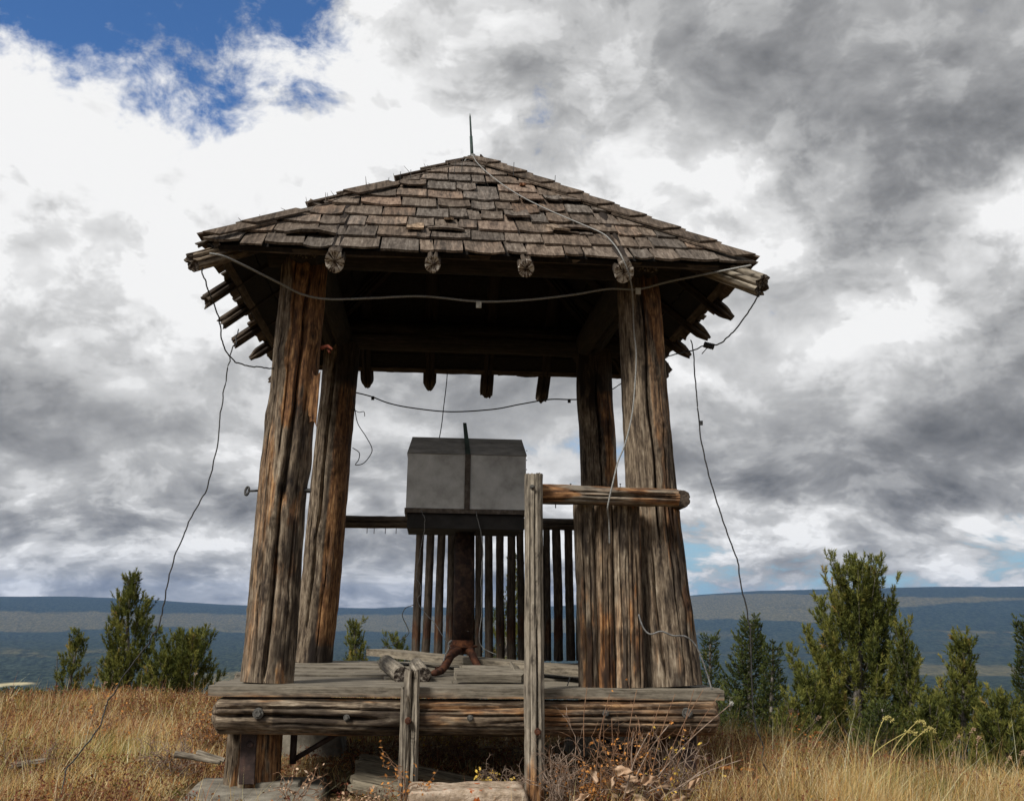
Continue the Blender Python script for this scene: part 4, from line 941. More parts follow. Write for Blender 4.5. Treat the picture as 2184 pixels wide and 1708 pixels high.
o = board('wood_offcut', at(1112, 1455, -.97)+np.array([0, 0, .012]), at(1096, 1428, -.80)+np.array([0, 0, .03]), (.5, 0, 1), .06, .02, M_deck, None, 504, nz=6, nx=2, ragged=.04)
T(o, 'splintered offcut leaning on the right end of the short planks', 'offcut')
o = log('log_offcut', at(824, 1420, -.35)+np.array([0, 0, .02]), at(858, 1440, -.86)+np.array([0, 0, .0]), .052, .052, M_silver, None, 505, seg=40, rings=24, lump=.01, groove=.001, wob=.002, cracks=[(FR, 0, 1, .004, .02, 0)])
T(o, 'short pale log piece lying with its cut end to the viewer', 'log')
o = log('log_offcut', at(888, 1424, -.5)+np.array([0, 0, .02]), at(903, 1440, -.85)+np.array([0, 0, 0]), .045, .05, M_silver, None, 506, seg=40, rings=20, lump=.01, groove=.001, wob=.002, end=M_end, cracks=[(FR-.4, 0, 1, .004, .02, 0)])
T(o, 'stubby log end just right of the broken newel post', 'log')
for nm, px, py in (('nail_stub', 1212, 1455),):
    mb = MB(); p = Vector(at(px-3, py+10, -1.2)); mb.tube([p, p+Vector((.02, 0, .06))], .0035, 5); o = mb.build('spike', M_wire); T(o, 'bent iron spike sticking up from the deck right of the tall newel post', 'spike')

# ------------------------------------------------------------------ concrete, stone and fallen boards at the ground
def rocky(name, cx0, cy0, z0, hx, hy, hz, mat, seed, top=.85, rot=0, rough_=.02, sub=14, ridge=0.0):
    """rough block: a subdivided box whose faces are displaced and edges worn"""
    V, Fs, idx = [], [], {}
    def vid(p):
        k = tuple(np.round(p, 5))
        if k not in idx: idx[k] = len(V); V.append(k)
        return idx[k]
    for ax in range(3):
        for sg in (-1, 1):
            o1, o2 = [a for a in range(3) if a != ax]
            for i in range(sub):
                for j in range(sub):
                    q = []
                    for (a, b_) in ((i, j), (i+1, j), (i+1, j+1), (i, j+1)):
                        p = [0, 0, 0]; p[ax] = sg; p[o1] = -1+2*a/sub; p[o2] = -1+2*b_/sub; q.append(vid(p))
                    Fs.append(q if (sg > 0) ^ (ax == 1) else q[::-1])
    V = np.array(V, float)
    k = (V[:, 2]+1)/2; tpr = 1-(1-top)*k
    r = 1-.045*np.clip(np.sort(np.abs(V), 1)[:, 1]-.8, 0, 1)/.2*(np.abs(V).max(1) > .9)
    V = V*r[:, None]
    X = V[:, 0]*hx*tpr; Y = V[:, 1]*hy*tpr; Z = V[:, 2]*hz
    d = lambda s: (fbm(X*7+s, Y*7, Z*7+seed, 5, seed+s)-.5)*2*rough_
    P = np.stack([X+d(1), Y+d(2), Z+d(3)], -1)
    P[:, 2] += ridge*P[:, 0]
    me = mkmesh(name, P, np.array(Fs), True)
    return link(name, me, mat, None, Matrix.Translation((cx0, cy0, z0)) @ Matrix.Rotation(rot, 4, 'Z'))
a_ = [rocky('concrete_footing', -1.16, -1.28, -.64, .40, .46, .085, M_conc, 1, top=.90, rot=.04, rough_=.006, sub=18)]
T(a_[0], 'flat concrete footing under the front left foot of the shelter', 'footing')
for x, y, s_, lb in ((1.18, -1.18, 2, 'concrete footing hidden in weeds under the front right foot of the shelter'), (-1.13, 1.13, 3, 'tapered concrete pier seen under the deck at the back left'), (1.15, 1.13, 4, 'tapered concrete pier in shadow under the back right of the deck')):
    if y > 0: o = rocky('concrete_footing', x*.98, y-.35, -.47, .30, .28, .20, M_conc, s_, top=.72, rough_=.015)
    else: o = rocky('concrete_footing', x, y, -.72, .33, .33, .10, M_conc, s_, top=.85, rough_=.015)
    T(o, lb, 'footing')
mb = MB(); p = Vector((-1.10, -1.13, 0)); 
o = rocky('concrete_plug', -1.06, -1.17, -.565, .13, .115, .035, M_conc, 7, top=.95, rough_=.008, sub=10); T(o, 'small rounded lump of concrete collar hugging the front left foot post', 'concrete')
sA, sB = at(868, 1670, -1.95), at(1132, 1672, -1.95)
o = rocky('step_stone', (sA[0]+sB[0])/2, -1.80, sA[2]-.135, (sB[0]-sA[0])/2, .17, .10, M_stone, 12, top=.97, rough_=.022, sub=22)
T(o, 'pale stone block spotted with orange lichen at the front between the newel posts', 'stone')
# fallen board panel under the deck edge: four boards nailed to a batten
pan = empty('fallen_panel', at(800, 1660, -1.2), 'grey board panel tipped over under the deck edge left of the stone', 'board panel')
c0, c1 = Vector(at(768, 1618, -1.05)), Vector(at(1110, 1688, -1.15))
dn = Vector(at(748, 1668, -1.28))-Vector(at(768, 1606, -1.0))
for i in range(4):
    a = c0+dn*(i*.30+.02); b_ = (c1 if i < 1 else c0+(c1-c0)*(.36 if i > 1 else .33))+dn*(i*.30+.02)
    board('panel_board', a, b_, dn.cross(c1-c0), dn.length*.285, .03, M_deck, pan, 520+i, nz=14, nx=3, ragged=.05, warp=.006, tone=lambda V: np.full(len(V), .0)).color = (1.1, 1.08, 1.0, 1)
for i, (pa_, pb_, lb) in enumerate((((1600, 1661), (1700, 1656), 'grey board lying in the grass to the right of the shelter, the upper of two'), ((1640, 1680), (1745, 1678), 'grey board lying in the grass to the right of the shelter, the lower of two'))):
    a, b_ = at(*pa_, -1.3+.0*i), at(*pb_, -1.2-.1*i); 
    o = board('fallen_board', a, b_, (0, -.2, 1), .12, .03, M_silver, None, 540+i, nz=10, nx=3); T(o, lb, 'board', 'grey boards in the grass')
for i, (pa_, pb_, lb) in enumerate((((20, 1625), (95, 1612), 'bleached stick lying in the grass at the far left'), ((372, 1618), (470, 1630), 'bleached splintered stick in the grass left of the footing'), ((420, 1608), (478, 1622), 'thin grey branch piece close behind the footing'))):
    a, b_ = at(*pa_, -1.0), at(*pb_, -1.0)
    o = log('fallen_stick', a, b_, .02, .012, M_silver, None, 560+i, seg=14, rings=20, wob=.05, lump=.2, endmat=False); T(o, lb, 'stick')

# ------------------------------------------------------------------ cables and wires
def cable(name, P, r, mat, label, cat='wire', n=8, jit=.0, group=None, seed=0):
    P = catmull(P, n); rs = np.random.RandomState(seed)
    if jit:
        P = [Vector(p)+Vector((fbm(i*.35, seed, 0, 2, 1)-.5, 0, fbm(i*.35, seed+9, 0, 2, 2)-.5))*jit for i, p in enumerate(P)]
    mb = MB(); mb.tube(P, r, 7); o = mb.build(name, mat, None, True)
    T(o, label, cat, group); return o
def clip(par, px, py, Y, s=.020, mat=None):
    p = Vector(at(px, py, Y)); mb = MB(); mb.box((p.x-s*.8, p.y-.006, p.z-s), (p.x+s*.8, p.y+.006, p.z+s)); mb.cyl(p+Vector((0, -.006, 0)), p+Vector((0, -.009, 0)), .004, seg=8)
    return mb.build('clip', mat or M_tag, par, bevel=.001)
cf = cable('lightning_cable', [at(447, 541, -1.69), at(480, 548, -1.66), at(540, 576, -1.5), at(600, 606, -1.36), at(645, 628, -1.26), at(700, 638, -1.26), at(790, 636, -1.27), at(900, 632, -1.27), at(1022, 643, -1.27), at(1120, 640, -1.27), at(1220, 629, -1.27), at(1300, 616, -1.25), at(1360, 617, -1.25), at(1430, 600, -1.36), at(1520, 582, -1.55), at(1602, 566, -1.72)],
           .0068, M_cable, 'pale braided cable slung across the front under the eave between the two corner log ends', 'cable')
clip(cf, 1021, 650, -1.275); clip(cf, 1361, 621, -1.26)
ca = cable('lightning_cable', [(0, -.03, ZA+.01), onroof(1020, 350), onroof(1060, 385), onroof(1110, 418), onroof(1170, 448), onroof(1240, 478), onroof(1285, 498), onroof(1305, 516), onroof(1322, 540, .05), at(1338, 575, -1.70), at(1347, 610, -1.60), at(1350, 650, -1.42), at(1352, 705, -1.30), at(1357, 760, -1.28), at(1352, 850, -1.30), at(1345, 900, -1.32), at(1332, 950, -1.36), at(1318, 985, -1.42), at(1307, 1030, -1.50), at(1300, 1060, -1.51), at(1296, 1085, -1.50), at(1299, 1110, -1.42), at(1300, 1160, -1.38)],
           lambda t: .0034+.0014*min(1, t*1.5), M_cable, 'braided cable running from the roof tip over shingles and past the right front post', 'cable')
cl_ = cable('thin_wire', [at(432, 566, -1.60), at(433, 586, -1.66), at(445, 620, -1.6), at(462, 660, -1.5), at(468, 690, -1.45), at(475, 728, -1.4), at(488, 757, -1.35), at(508, 775, -1.3), at(535, 780, -1.25), at(560, 784, -1.2), at(585, 786, -1.15)], .0042, M_wire, 'dark wire sagging from the left corner log end to the left front post', jit=.012, seed=1)
cable('thin_wire', [at(508, 704, -.6), at(502, 730, -.9), at(490, 762, -1.30), at(480, 820, -1.36), at(468, 900, -1.45), at(458, 975, -1.5), at(441, 1040, -1.5), at(415, 1085, -1.5), at(390, 1145, -1.5), at(365, 1215, -1.5), at(349, 1280, -1.5), at(343, 1320, -1.5), at(320, 1365, -1.5), at(283, 1415, -1.5), at(245, 1475, -1.5), at(228, 1500, -1.5), at(205, 1560, -1.6), at(165, 1610, -1.7), at(140, 1645, -1.8), at(128, 1705, -1.85)], .0038, M_wire, 'long dark wire hanging from the left eave down to the grass', jit=.02, seed=2)
cable('thin_wire', [at(1620, 623, -1.68), at(1603, 655, -1.6), at(1580, 688, -1.5), at(1560, 712, -1.4), at(1540, 730, -1.3), at(1518, 738, -1.2)], .0045, M_wire, 'dark wire running from the right corner log end to the knot of wire', jit=.012, seed=3)
kn = MB()
for i in range(6): 
    p = Vector(at(1503+i*3.6, 735+i*.9, -1.2)); kn.tube([p+Vector((.004*math.cos(a), .016*math.sin(a), .016*math.cos(a))) for a in np.linspace(0, 2*PI, 9)], .005, 6)
kn.tube([at(1508, 742, -1.2), at(1497, 755, -1.2)], .003, 5)
o = kn.build('wire_knot', M_wire, None, True); T(o, 'lump of wire wound round the rafter tip under the right eave', 'wire knot')
cable('thin_wire', [at(1500, 737, -1.2), at(1480, 747, -1.1), at(1462, 750, -1.0), at(1440, 756, -.6), at(1405, 770, .2), at(1320, 822, 1.0), at(1300, 832, 1.1)], .0042, M_wire, 'dark wire stretching back from the wire knot behind the right front post', jit=.01, seed=4)
cr_ = cable('thin_wire', [at(1474, 726, -.4), at(1479, 760, -.8), at(1483, 810, -1.2), at(1487, 860, -1.5), at(1492, 905, -1.5), at(1499, 960, -1.5), at(1511, 1010, -1.5), at(1528, 1065, -1.5), at(1543, 1115, -1.5), at(1562, 1165, -1.5), at(1575, 1205, -1.5), at(1580, 1250, -1.5), at(1591, 1290, -1.5), at(1600, 1350, -1.5), at(1602, 1420, -1.5), at(1606, 1500, -1.5), at(1612, 1550, -1.5), at(1628, 1590, -1.5), at(1626, 1620, -1.5), at(1640, 1652, -1.5)], .0042, M_wire, 'long dark wire with one clip hanging from the right eave down to the grass', jit=.008, seed=5)
clip(cr_, 1495, 902, -1.5, .013, M_wire)
cb = cable('thin_wire', [at(740, 833, 1.1), at(762, 838, 1.2), at(793, 846, 1.3), at(830, 860, 1.35), at(880, 870, 1.35), at(960, 878, 1.35), at(1050, 873, 1.35), at(1110, 862, 1.35), at(1170, 852, 1.3), at(1212, 852, 1.25), at(1240, 852, 1.1)], .0055, M_wire, 'dark cable with two clips drooping between the two back posts', 'cable')
clip(cb, 795, 849, 1.33, .016, M_wire); clip(cb, 1214, 855, 1.26, .016, M_wire)
cable('thin_wire', [at(955, 760, 1.6), at(953, 810, 1.5), at(946, 870, 1.4), at(942, 905, 1.2), at(936, 940, .9)], .004, M_wire, 'thin wire dropping from the back eave behind the metal box')
cable('thin_wire', [at(754, 845, .98), at(758, 880, .95), at(764, 905, .92), at(780, 930, .9), at(793, 955, .9), at(790, 970, .9), at(775, 988, .92), at(758, 991, .96), at(765, 980, .96), at(766, 965, .97), at(752, 955, .98)], .0035, M_wire, 'thin looped wire curling off the back left post')
cable('thin_wire', [at(752, 872, .96), at(765, 879, .95), at(776, 878, .95), at(778, 888, .95)], .003, M_wire, 'short hooked end of wire on the back left post above the loop')
cable('thin_wire', [at(1362, 1310, -1.34), at(1372, 1338, -1.36), at(1387, 1352, -1.37), at(1410, 1346, -1.38), at(1435, 1355, -1.38), at(1462, 1357, -1.37), at(1483, 1375, -1.36), at(1497, 1405, -1.36), at(1508, 1436, -1.36), at(1518, 1470, -1.38)], .0048, M_gwire, 'grey wire wandering across the base of the right front post')
cable('thin_wire', [at(900, 1092, -.4), at(906, 1110, -.42), at(903, 1140, -.4), at(895, 1180, -.4), at(889, 1225, -.4), at(897, 1250, -.4), at(893, 1290, -.4), at(920, 1320, -.4), at(960, 1380, -.4)], .0022, M_gwire, 'thin grey wire trailing from the left underside of the metal box', jit=.02, seed=7)
cable('thin_wire', [at(1016, 1092, -.4), at(1024, 1130, -.4), at(1030, 1175, -.4), at(1026, 1230, -.4), at(1028, 1300, -.4), at(1022, 1370, -.38), at(1060, 1395, -.4)], .0024, M_gwire, 'thin pale wire hanging straight down from the metal box beside the column', jit=.012, seed=8)
cable('thin_wire', [at(884, 1288, .9), at(865, 1297, .9), at(859, 1315, .9), at(872, 1345, .9), at(858, 1362, .9), at(835, 1375, .9), at(815, 1380, .9)], .0032, M_wire, 'dark wire curling into the open gap left of the back palings', jit=.01, seed=9)
#@@REST
# ------------------------------------------------------------------ vegetation
def leafmat(name, stops, rough=.7, transl=.25, attrname='tint'):
    m, n, b = newmat(name)
    f = attr(n, attrname)
    c = n.ramp(f, stops); n.L(c, b.inputs['Base Color']); b.inputs['Roughness'].default_value = rough
    b.inputs['Specular IOR Level'].default_value = .15
    tr = n.n('ShaderNodeBsdfTranslucent'); n.L(c, tr.inputs[0]); mx = n.n('ShaderNodeMixShader'); mx.inputs[0].default_value = transl
    o = [q for q in n.t.nodes if q.type == 'OUTPUT_MATERIAL'][0]
    n.L(b.outputs[0], mx.inputs[1]); n.L(tr.outputs[0], mx.inputs[2]); n.L(mx.outputs[0], o.inputs[0])
    return m
M_needle = leafmat('pine_needles', [(0, (.026, .034, .010)), (.3, (.075, .092, .023)), (.6, (.165, .175, .040)), (.88, (.28, .26, .065)), (1, (.36, .24, .08))])
M_fir = leafmat('fir_needles', [(0, (.018, .028, .011)), (.4, (.06, .082, .025)), (.8, (.14, .16, .042)), (1, (.21, .21, .06))])
M_bark = simple('pine_bark', [(.2, (.04, .033, .028)), (.5, (.12, .105, .09)), (.8, (.24, .22, .2))], 25, bd=.004)

def unit(v): return v/np.maximum(np.linalg.norm(v, axis=-1, keepdims=True), 1e-9)
def needles(P, Dr, ln, K, nl, wd, rs, tint, spread=.9):
    """bottle-brush shoots: for each shoot (point, direction, length) K slim needles as triangles"""
    n = len(P)
    a = rs.rand(n, K)*2*np.pi; s = rs.rand(n, K)**.8
    ref = unit(rs.normal(size=(n, 3))); X = unit(np.cross(Dr, ref)); Y = np.cross(Dr, X)
    rad_ = X[:, None]*np.cos(a)[..., None]+Y[:, None]*np.sin(a)[..., None]
    base = P[:, None]+Dr[:, None]*(ln[:, None]*s)[..., None]
    nd = unit(rad_*(spread*(1.1-s*.6))[..., None]+Dr[:, None]*(.55+s*.5)[..., None]+rs.normal(size=(n, K, 3))*.12)
    L = nl*rs.uniform(.7, 1.15, (n, K))[..., None]
    side = unit(np.cross(nd, unit(rs.normal(size=(n, K, 3)))))*wd/2
    V = np.stack([base-side, base+side, base+nd*L], 2).reshape(-1, 3)
    F_ = np.arange(len(V)).reshape(-1, 3)
    T_ = np.repeat(np.clip(tint[:, None]+rs.normal(size=(n, K))*.10+.10*(s-.5), 0, 1).ravel(), 3)
    return V, F_, T_
def tree(name, px, top, Y, wpx, label, cat, group, seed, style='pine', base_drop=0.0, dens=1.0, lean=0.0, lo=.05, tipn=5, prof=None, wf=1.12, op=.42):
    rs = np.random.RandomState(seed)
    P0 = at(px, top, Y); ztop = P0[2]; x = P0[0]; gz0 = float(groundz(np.array([x]), np.array([Y]))[0])-base_drop
    H = ztop-gz0; Wd = wpx/F*(Y-CAM[1])*(wf if style == 'pine' else 1.8)
    root = empty(name, (x, Y, gz0), label, cat, group)
    tr = MB(); r0 = max(.025, H*.026)
    leanv = np.array([lean*H, 0, 0])
    def axis(t): return np.array([x, Y, gz0])+leanv*(t**1.5-1)+np.array([.02*H*math.sin(t*5+seed), .02*H*math.cos(t*4+seed), H*t])
    tr.tube([axis(t) for t in np.linspace(0, .97, 14)], lambda t: r0*(1-.9*t)+.004, 8)
    tr.build('trunk', M_bark, root, True, WM[root.name])
    Ps, Ds, Ls, Ts = [], [], [], []; lb = MB()
    nbr = int((66 if style == 'pine' else 130)*dens*(H/2.6)**.6)
    for i in range(nbr):
        t = lo+(.985-lo)*((i+rs.rand())/nbr)**.9
        az0 = i*2.39996+rs.uniform(-.4, .4)
        pf = prof(t) if prof else ((1-t)**.6*(.5+.5*min(1, (t+.12)/.30)) if style == 'fir' else min(1, (1-t)**.55*1.18)*(.6+.4*min(1, (t+.05)/.3)))
        Lb = max(.10, Wd/2*pf*(rs.uniform(.5, 1.2) if style == 'pine' else rs.uniform(.7, 1.1)))
        hd = np.array([math.cos(az0), math.sin(az0), 0])
        upk = (.55+1.1*t+rs.uniform(-.15, .5)) if style == 'pine' else (.15+.5*t+rs.uniform(-.1, .15))
        p0 = axis(t)
        if style == 'pine': p0 = axis(max(0, t-.22*Lb/H*upk*2))
        q = np.linspace(0, 1, 7)
        path = p0+hd*(Lb*q**.85)[:, None]+np.array([0, 0, 1])*(Lb*upk*q**1.9)[:, None]
        if style == 'fir': path[:, 2] -= .12*Lb*np.sin(q*3.1)
        if path[-1, 2] > ztop+.01: path[:, 2] -= (path[-1, 2]-ztop)*q**1.5
        lb.tube([tuple(v) for v in path], lambda s, L_=Lb: max(.0035, .016*L_*(1-.8*s)), 4)
        step = .085 if style == 'pine' else .06
        m_ = max(2, int(Lb*(1+upk*.5)/step*(1.0 if style == 'pine' else 1)))
        gcl = rs.normal(0, .13)
        for j in range(m_):
            so = (op if style == 'pine' else .15) if t < .8 else .05; s = so+(1-so)*(j+rs.rand())/m_
            k = min(s*6, 5.999); i_ = int(k); p = path[i_]+(path[i_+1]-path[i_])*(k-i_); tg = unit(path[i_+1]-path[i_])
            for c_ in range(3 if style == 'pine' else 3):
                if style == 'pine':
                    sd = unit(rs.normal(size=3))*[1, 1, .4]; d = unit(tg*.7+np.array([0, 0, .75])+sd*(.75 if c_ else .2))
                    Ps.append(p+sd*rs.uniform(.0, .07)); Ls.append(rs.uniform(.08, .17))
                else:
                    sd = unit(np.cross(tg, [0, 0, 1.]))*(1 if c_ == 1 else -1)*(c_ > 0)
                    d = unit(tg*.8+sd*.9+np.array([0, 0, .05+.25*t])+rs.normal(size=3)*.12); Ps.append(p); Ls.append(rs.uniform(.06, .13)*(1.2-.5*s))
                Ds.append(d); Ts.append(.42+gcl+.22*(s-.6)+rs.normal(0, .08)+(.04*t)+(.35 if rs.rand() < .015 else 0))
    for j in range(tipn):
        a = rs.uniform(0, 6.28); o = np.array([math.cos(a), math.sin(a), 0])*rs.uniform(0, .05)*(1 if style == 'pine' else .2)
        Ps.append(np.array([axis(1)[0], axis(1)[1], ztop-.16-rs.rand()*.10])+o); Ds.append(unit(np.array([o[0], o[1], .9]))); Ls.append(rs.uniform(.10, .16)); Ts.append(.5)
    lb.build('limbs', M_bark, root, False, WM[root.name])
    Ps, Ds, Ls, Ts = np.array(Ps), np.array(Ds), np.array(Ls), np.array(Ts)
    V, Fc, tt = needles(Ps, Ds, Ls, 30 if style == 'pine' else 22, .058 if style == 'pine' else .03, .0125 if style == 'pine' else .0105, rs, Ts, 1.0 if style == 'pine' else .8)
    V = V-np.array([x, Y, gz0])
    me = mkmesh('crown', V, Fc, False, {'tint': tt})
    link('crown', me, M_needle if style == 'pine' else M_fir, root, WM[root.name])
    return root
TG = 'young conifers at the edge of the hilltop'
tree('pine_tree', 287, 1224, 10.5, 135, 'tallest pine left of the shelter, its ragged top above the horizon', 'pine tree', TG, 1, wf=.92, dens=1.05, lean=.0, lo=.08, tipn=4,
     prof=lambda t: (.42+.58*(1-t)**.6*(.6+.4*math.sin(t*9)**2)) if t < .75 else .5*(1-t)**.5+.08)
tree('pine_tree', 248, 1392, 10.3, 56, 'low bushy pine growing against the left side of the tallest left pine', 'pine tree', TG, 2, dens=.8)
tree('pine_tree', 163, 1350, 10.6, 62, 'small slim pine at the far left beside the dead snag', 'pine tree', TG, 3, wf=.92, dens=.6, lo=.02)
tree('pine_tree', 400, 1352, 10.0, 135, 'round bushy pine nearest the left side of the shelter', 'pine tree', TG, 4, wf=.92, dens=1.25, prof=lambda t: math.sqrt(max(0, 1-(t*.98)**2.4))*.98+.05)
tree('pine_tree', 352, 1400, 9.8, 70, 'knee-high dark pine between the tallest left pine and the round bushy one', 'pine tree', TG, 14, dens=.6)
tree('pine_tree', 757, 1328, 14, 76, 'small pine seen through the shelter just right of the back left post', 'pine tree', TG, 5, dens=.9, prof=lambda t: (1-t)**.6)
tree('pine_tree', 852, 1355, 14, 84, 'low sparse bush of pine seen left of the back palings', 'pine tree', TG, 6, dens=.5, prof=lambda t: math.sqrt(max(0, 1-t*t))*.9+.1)
tree('pine_tree', 1090, 1175, 17, 95, 'pine mostly hidden behind the back palings', 'pine tree', TG, 15, dens=.9)
tree('fir_tree', 1520, 1352, 7.2, 52, 'slim dark fir just right of the shelter', 'fir tree', TG, 7, style='fir')
tree('fir_tree', 1601, 1316, 6.4, 125, 'pointed fir right of the shelter with the hanging wire in front of it', 'fir tree', TG, 8, style='fir', dens=1.4)
tree('fir_tree', 1643, 1372, 6.0, 74, 'narrow fir tucked against the right of the pointed fir', 'fir tree', TG, 9, style='fir', dens=1.0)
tree('pine_tree', 1818, 1196, 6.6, 245, 'biggest pine, broad with many upright candles, right of the shelter', 'pine tree', TG, 10, op=.5, wf=1.18, dens=1.75, tipn=9, lo=.10,
     prof=lambda t: (.98-.25*t if t < .55 else (.84*(1-t)**.42+.10)))
tree('pine_tree', 1722, 1432, 5.8, 95, 'low pine spreading at the left foot of the biggest pine', 'pine tree', TG, 11, dens=.9)
tree('pine_tree', 1925, 1330, 6.0, 82, 'slender pine leaning against the right flank of the biggest pine', 'pine tree', TG, 12, dens=.9, prof=lambda t: .9*(1-t)**.5*(.3+.7*(t < .8)))
tree('fir_tree', 1885, 1500, 4.6, 150, 'dark low young spruce in front of the biggest pine', 'spruce tree', TG, 13, style='fir', dens=1.0)
tree('pine_tree', 2046, 1358, 5.6, 180, 'broad pointed pine right of the biggest pine', 'pine tree', TG, 16, wf=1.4, dens=1.4, prof=lambda t: (1-t)**.62 if t < .72 else .34*(1-t)**.3)
tree('fir_tree', 2178, 1318, 5.4, 84, 'tall narrow fir cut by the right edge of the photo', 'fir tree', TG, 17, style='fir', dens=1.3)
tree('pine_tree', 2130, 1478, 4.8, 130, 'low bushy pine at the lower right between the broad pine and the edge fir', 'pine tree', TG, 18, dens=1.1)
tree('pine_tree', 1560, 1478, 5.6, 100, 'low fir brush at the foot of the pointed fir beside the deck', 'fir tree', TG, 19, style='fir', dens=.8)
tree('pine_tree', 1985, 1500, 4.5, 120, 'low pine filling the gap below the broad pointed pine', 'pine tree', TG, 20, dens=.9)
tree('pine_tree', 1690, 1490, 4.8, 110, 'squat pine in the grass right of the narrow fir', 'pine tree', TG, 21, dens=.8)
# dead snag at far left
p = at(122, 1398, 11); g0 = float(groundz(np.array([p[0]]), np.array([11.]))[0])
sn = empty('dead_snag', (p[0]+.06, 11, g0), 'thin bare dead snag at the far left', 'dead tree')
mb = MB(); mb.tube([(p[0]+.06, 11, g0), (p[0]+.03, 11, (g0+p[2])/2), tuple(p)], lambda t: .022*(1-.75*t), 7); mb.build('trunk', M_wire, sn, True, WM[sn.name])
mb = MB()
for k in range(5):
    z = g0+(p[2]-g0)*(.45+.1*k); s_ = (-1)**k; mb.tube([(p[0]+.03, 11, z), (p[0]+.03+s_*.06, 11, z+.06)], .004, 4)
mb.build('twigs', M_wire, sn, False, WM[sn.name])
# juniper mats
M_jun = leafmat('juniper_scale_leaves', [(0, (.02, .03, .010)), (.5, (.07, .085, .025)), (1, (.15, .15, .05))])
for i, (px, py, wpx, hpx, Y, lb) in enumerate(((55, 1522, 190, 30, 7.6, 'creeping juniper mat at the left edge of the photo'), (165, 1500, 150, 26, 8.3, 'creeping juniper mat below the dead snag'), (255, 1492, 110, 26, 8.7, 'creeping juniper mat at the foot of the tallest left pine'))):
    rs = np.random.RandomState(600+i); p = at(px, py, Y); sc_ = (Y-CAM[1])/F; w, h = wpx*sc_/2, hpx*sc_
    gg = float(groundz(np.array([p[0]]), np.array([Y]))[0])
    n_ = 700; a, r_ = rs.rand(n_)*6.28, rs.rand(n_)**.5
    X = p[0]+np.cos(a)*r_*w; Yy = Y+np.sin(a)*r_*w*.6; hh = h*1.0*np.sqrt(1-r_**2)*(.6+.5*fbm(X*3, Yy*3, 0*X, 2, i))
    P_ = np.stack([X, Yy, groundz(X, Yy)+hh*rs.rand(n_)**.4+.02], -1); D_v = unit(np.stack([np.cos(a)*.7+rs.normal(size=n_)*.3, np.sin(a)*.6, .7+0*a], -1))
    V, Fc, tt = needles(P_, D_v, rs.uniform(.06, .12, n_), 20, .028, .009, rs, rs.normal(.5, .16, n_), .7)
    o = link('juniper_shrub', mkmesh('juniper_shrub', V-np.array([p[0], Y, gg]), Fc, False, {'tint': tt}), M_jun, None, Matrix.Translation((p[0], Y, gg)))
    thing(o, lb, 'juniper', 'juniper mats')

# grass
M_grass = bpy.data.materials.new('dry_grass'); M_grass.use_nodes = True; t_ = M_grass.node_tree; t_.nodes.clear(); n = NT(t_)
cA = attr(n, 'gcol', 'Color'); df = n.n('ShaderNodeBsdfDiffuse'); tr_ = n.n('ShaderNodeBsdfTranslucent'); n.L(cA, df.inputs[0]); n.L(cA, tr_.inputs[0])
mx = n.n('ShaderNodeMixShader'); mx.inputs[0].default_value = .35; n.L(df.outputs[0], mx.inputs[1]); n.L(tr_.outputs[0], mx.inputs[2])
oo = n.n('ShaderNodeOutputMaterial'); n.L(mx.outputs[0], oo.inputs[0])
PAL = np.array([(.44, .30, .12), (.38, .23, .085), (.52, .39, .20), (.28, .13, .065), (.20, .095, .055), (.22, .20, .065), (.15, .16, .05), (.60, .49, .31), (.33, .17, .10)])
def field(n_, Dlo, Dhi, rs, pw=1.0):
    u = rs.rand(n_); D = (Dlo**(-pw)+(Dhi**(-pw)-Dlo**(-pw))*u)**(-1/pw) if pw > 0 else Dlo+(Dhi-Dlo)*u
    a = YAW+rs.uniform(-.56, .56, n_)
    x, y = CAM[0]+D*np.sin(a), CAM[1]+D*np.cos(a)
    ok = ~((np.abs(x) < 1.30) & (np.abs(y) < 1.30) & (rs.rand(n_) < .85))
    ok &= ~((np.abs(x+1.18) < .44) & (np.abs(y+1.35) < .55))
    ok &= ~((np.abs(x-.02) < .42) & (y < -1.62) & (y > -1.98))
    ok &= ~((x > -1.0) & (x < .5) & (y < -1.0) & (rs.rand(n_) < .72))
    return x[ok], y[ok], D[ok]
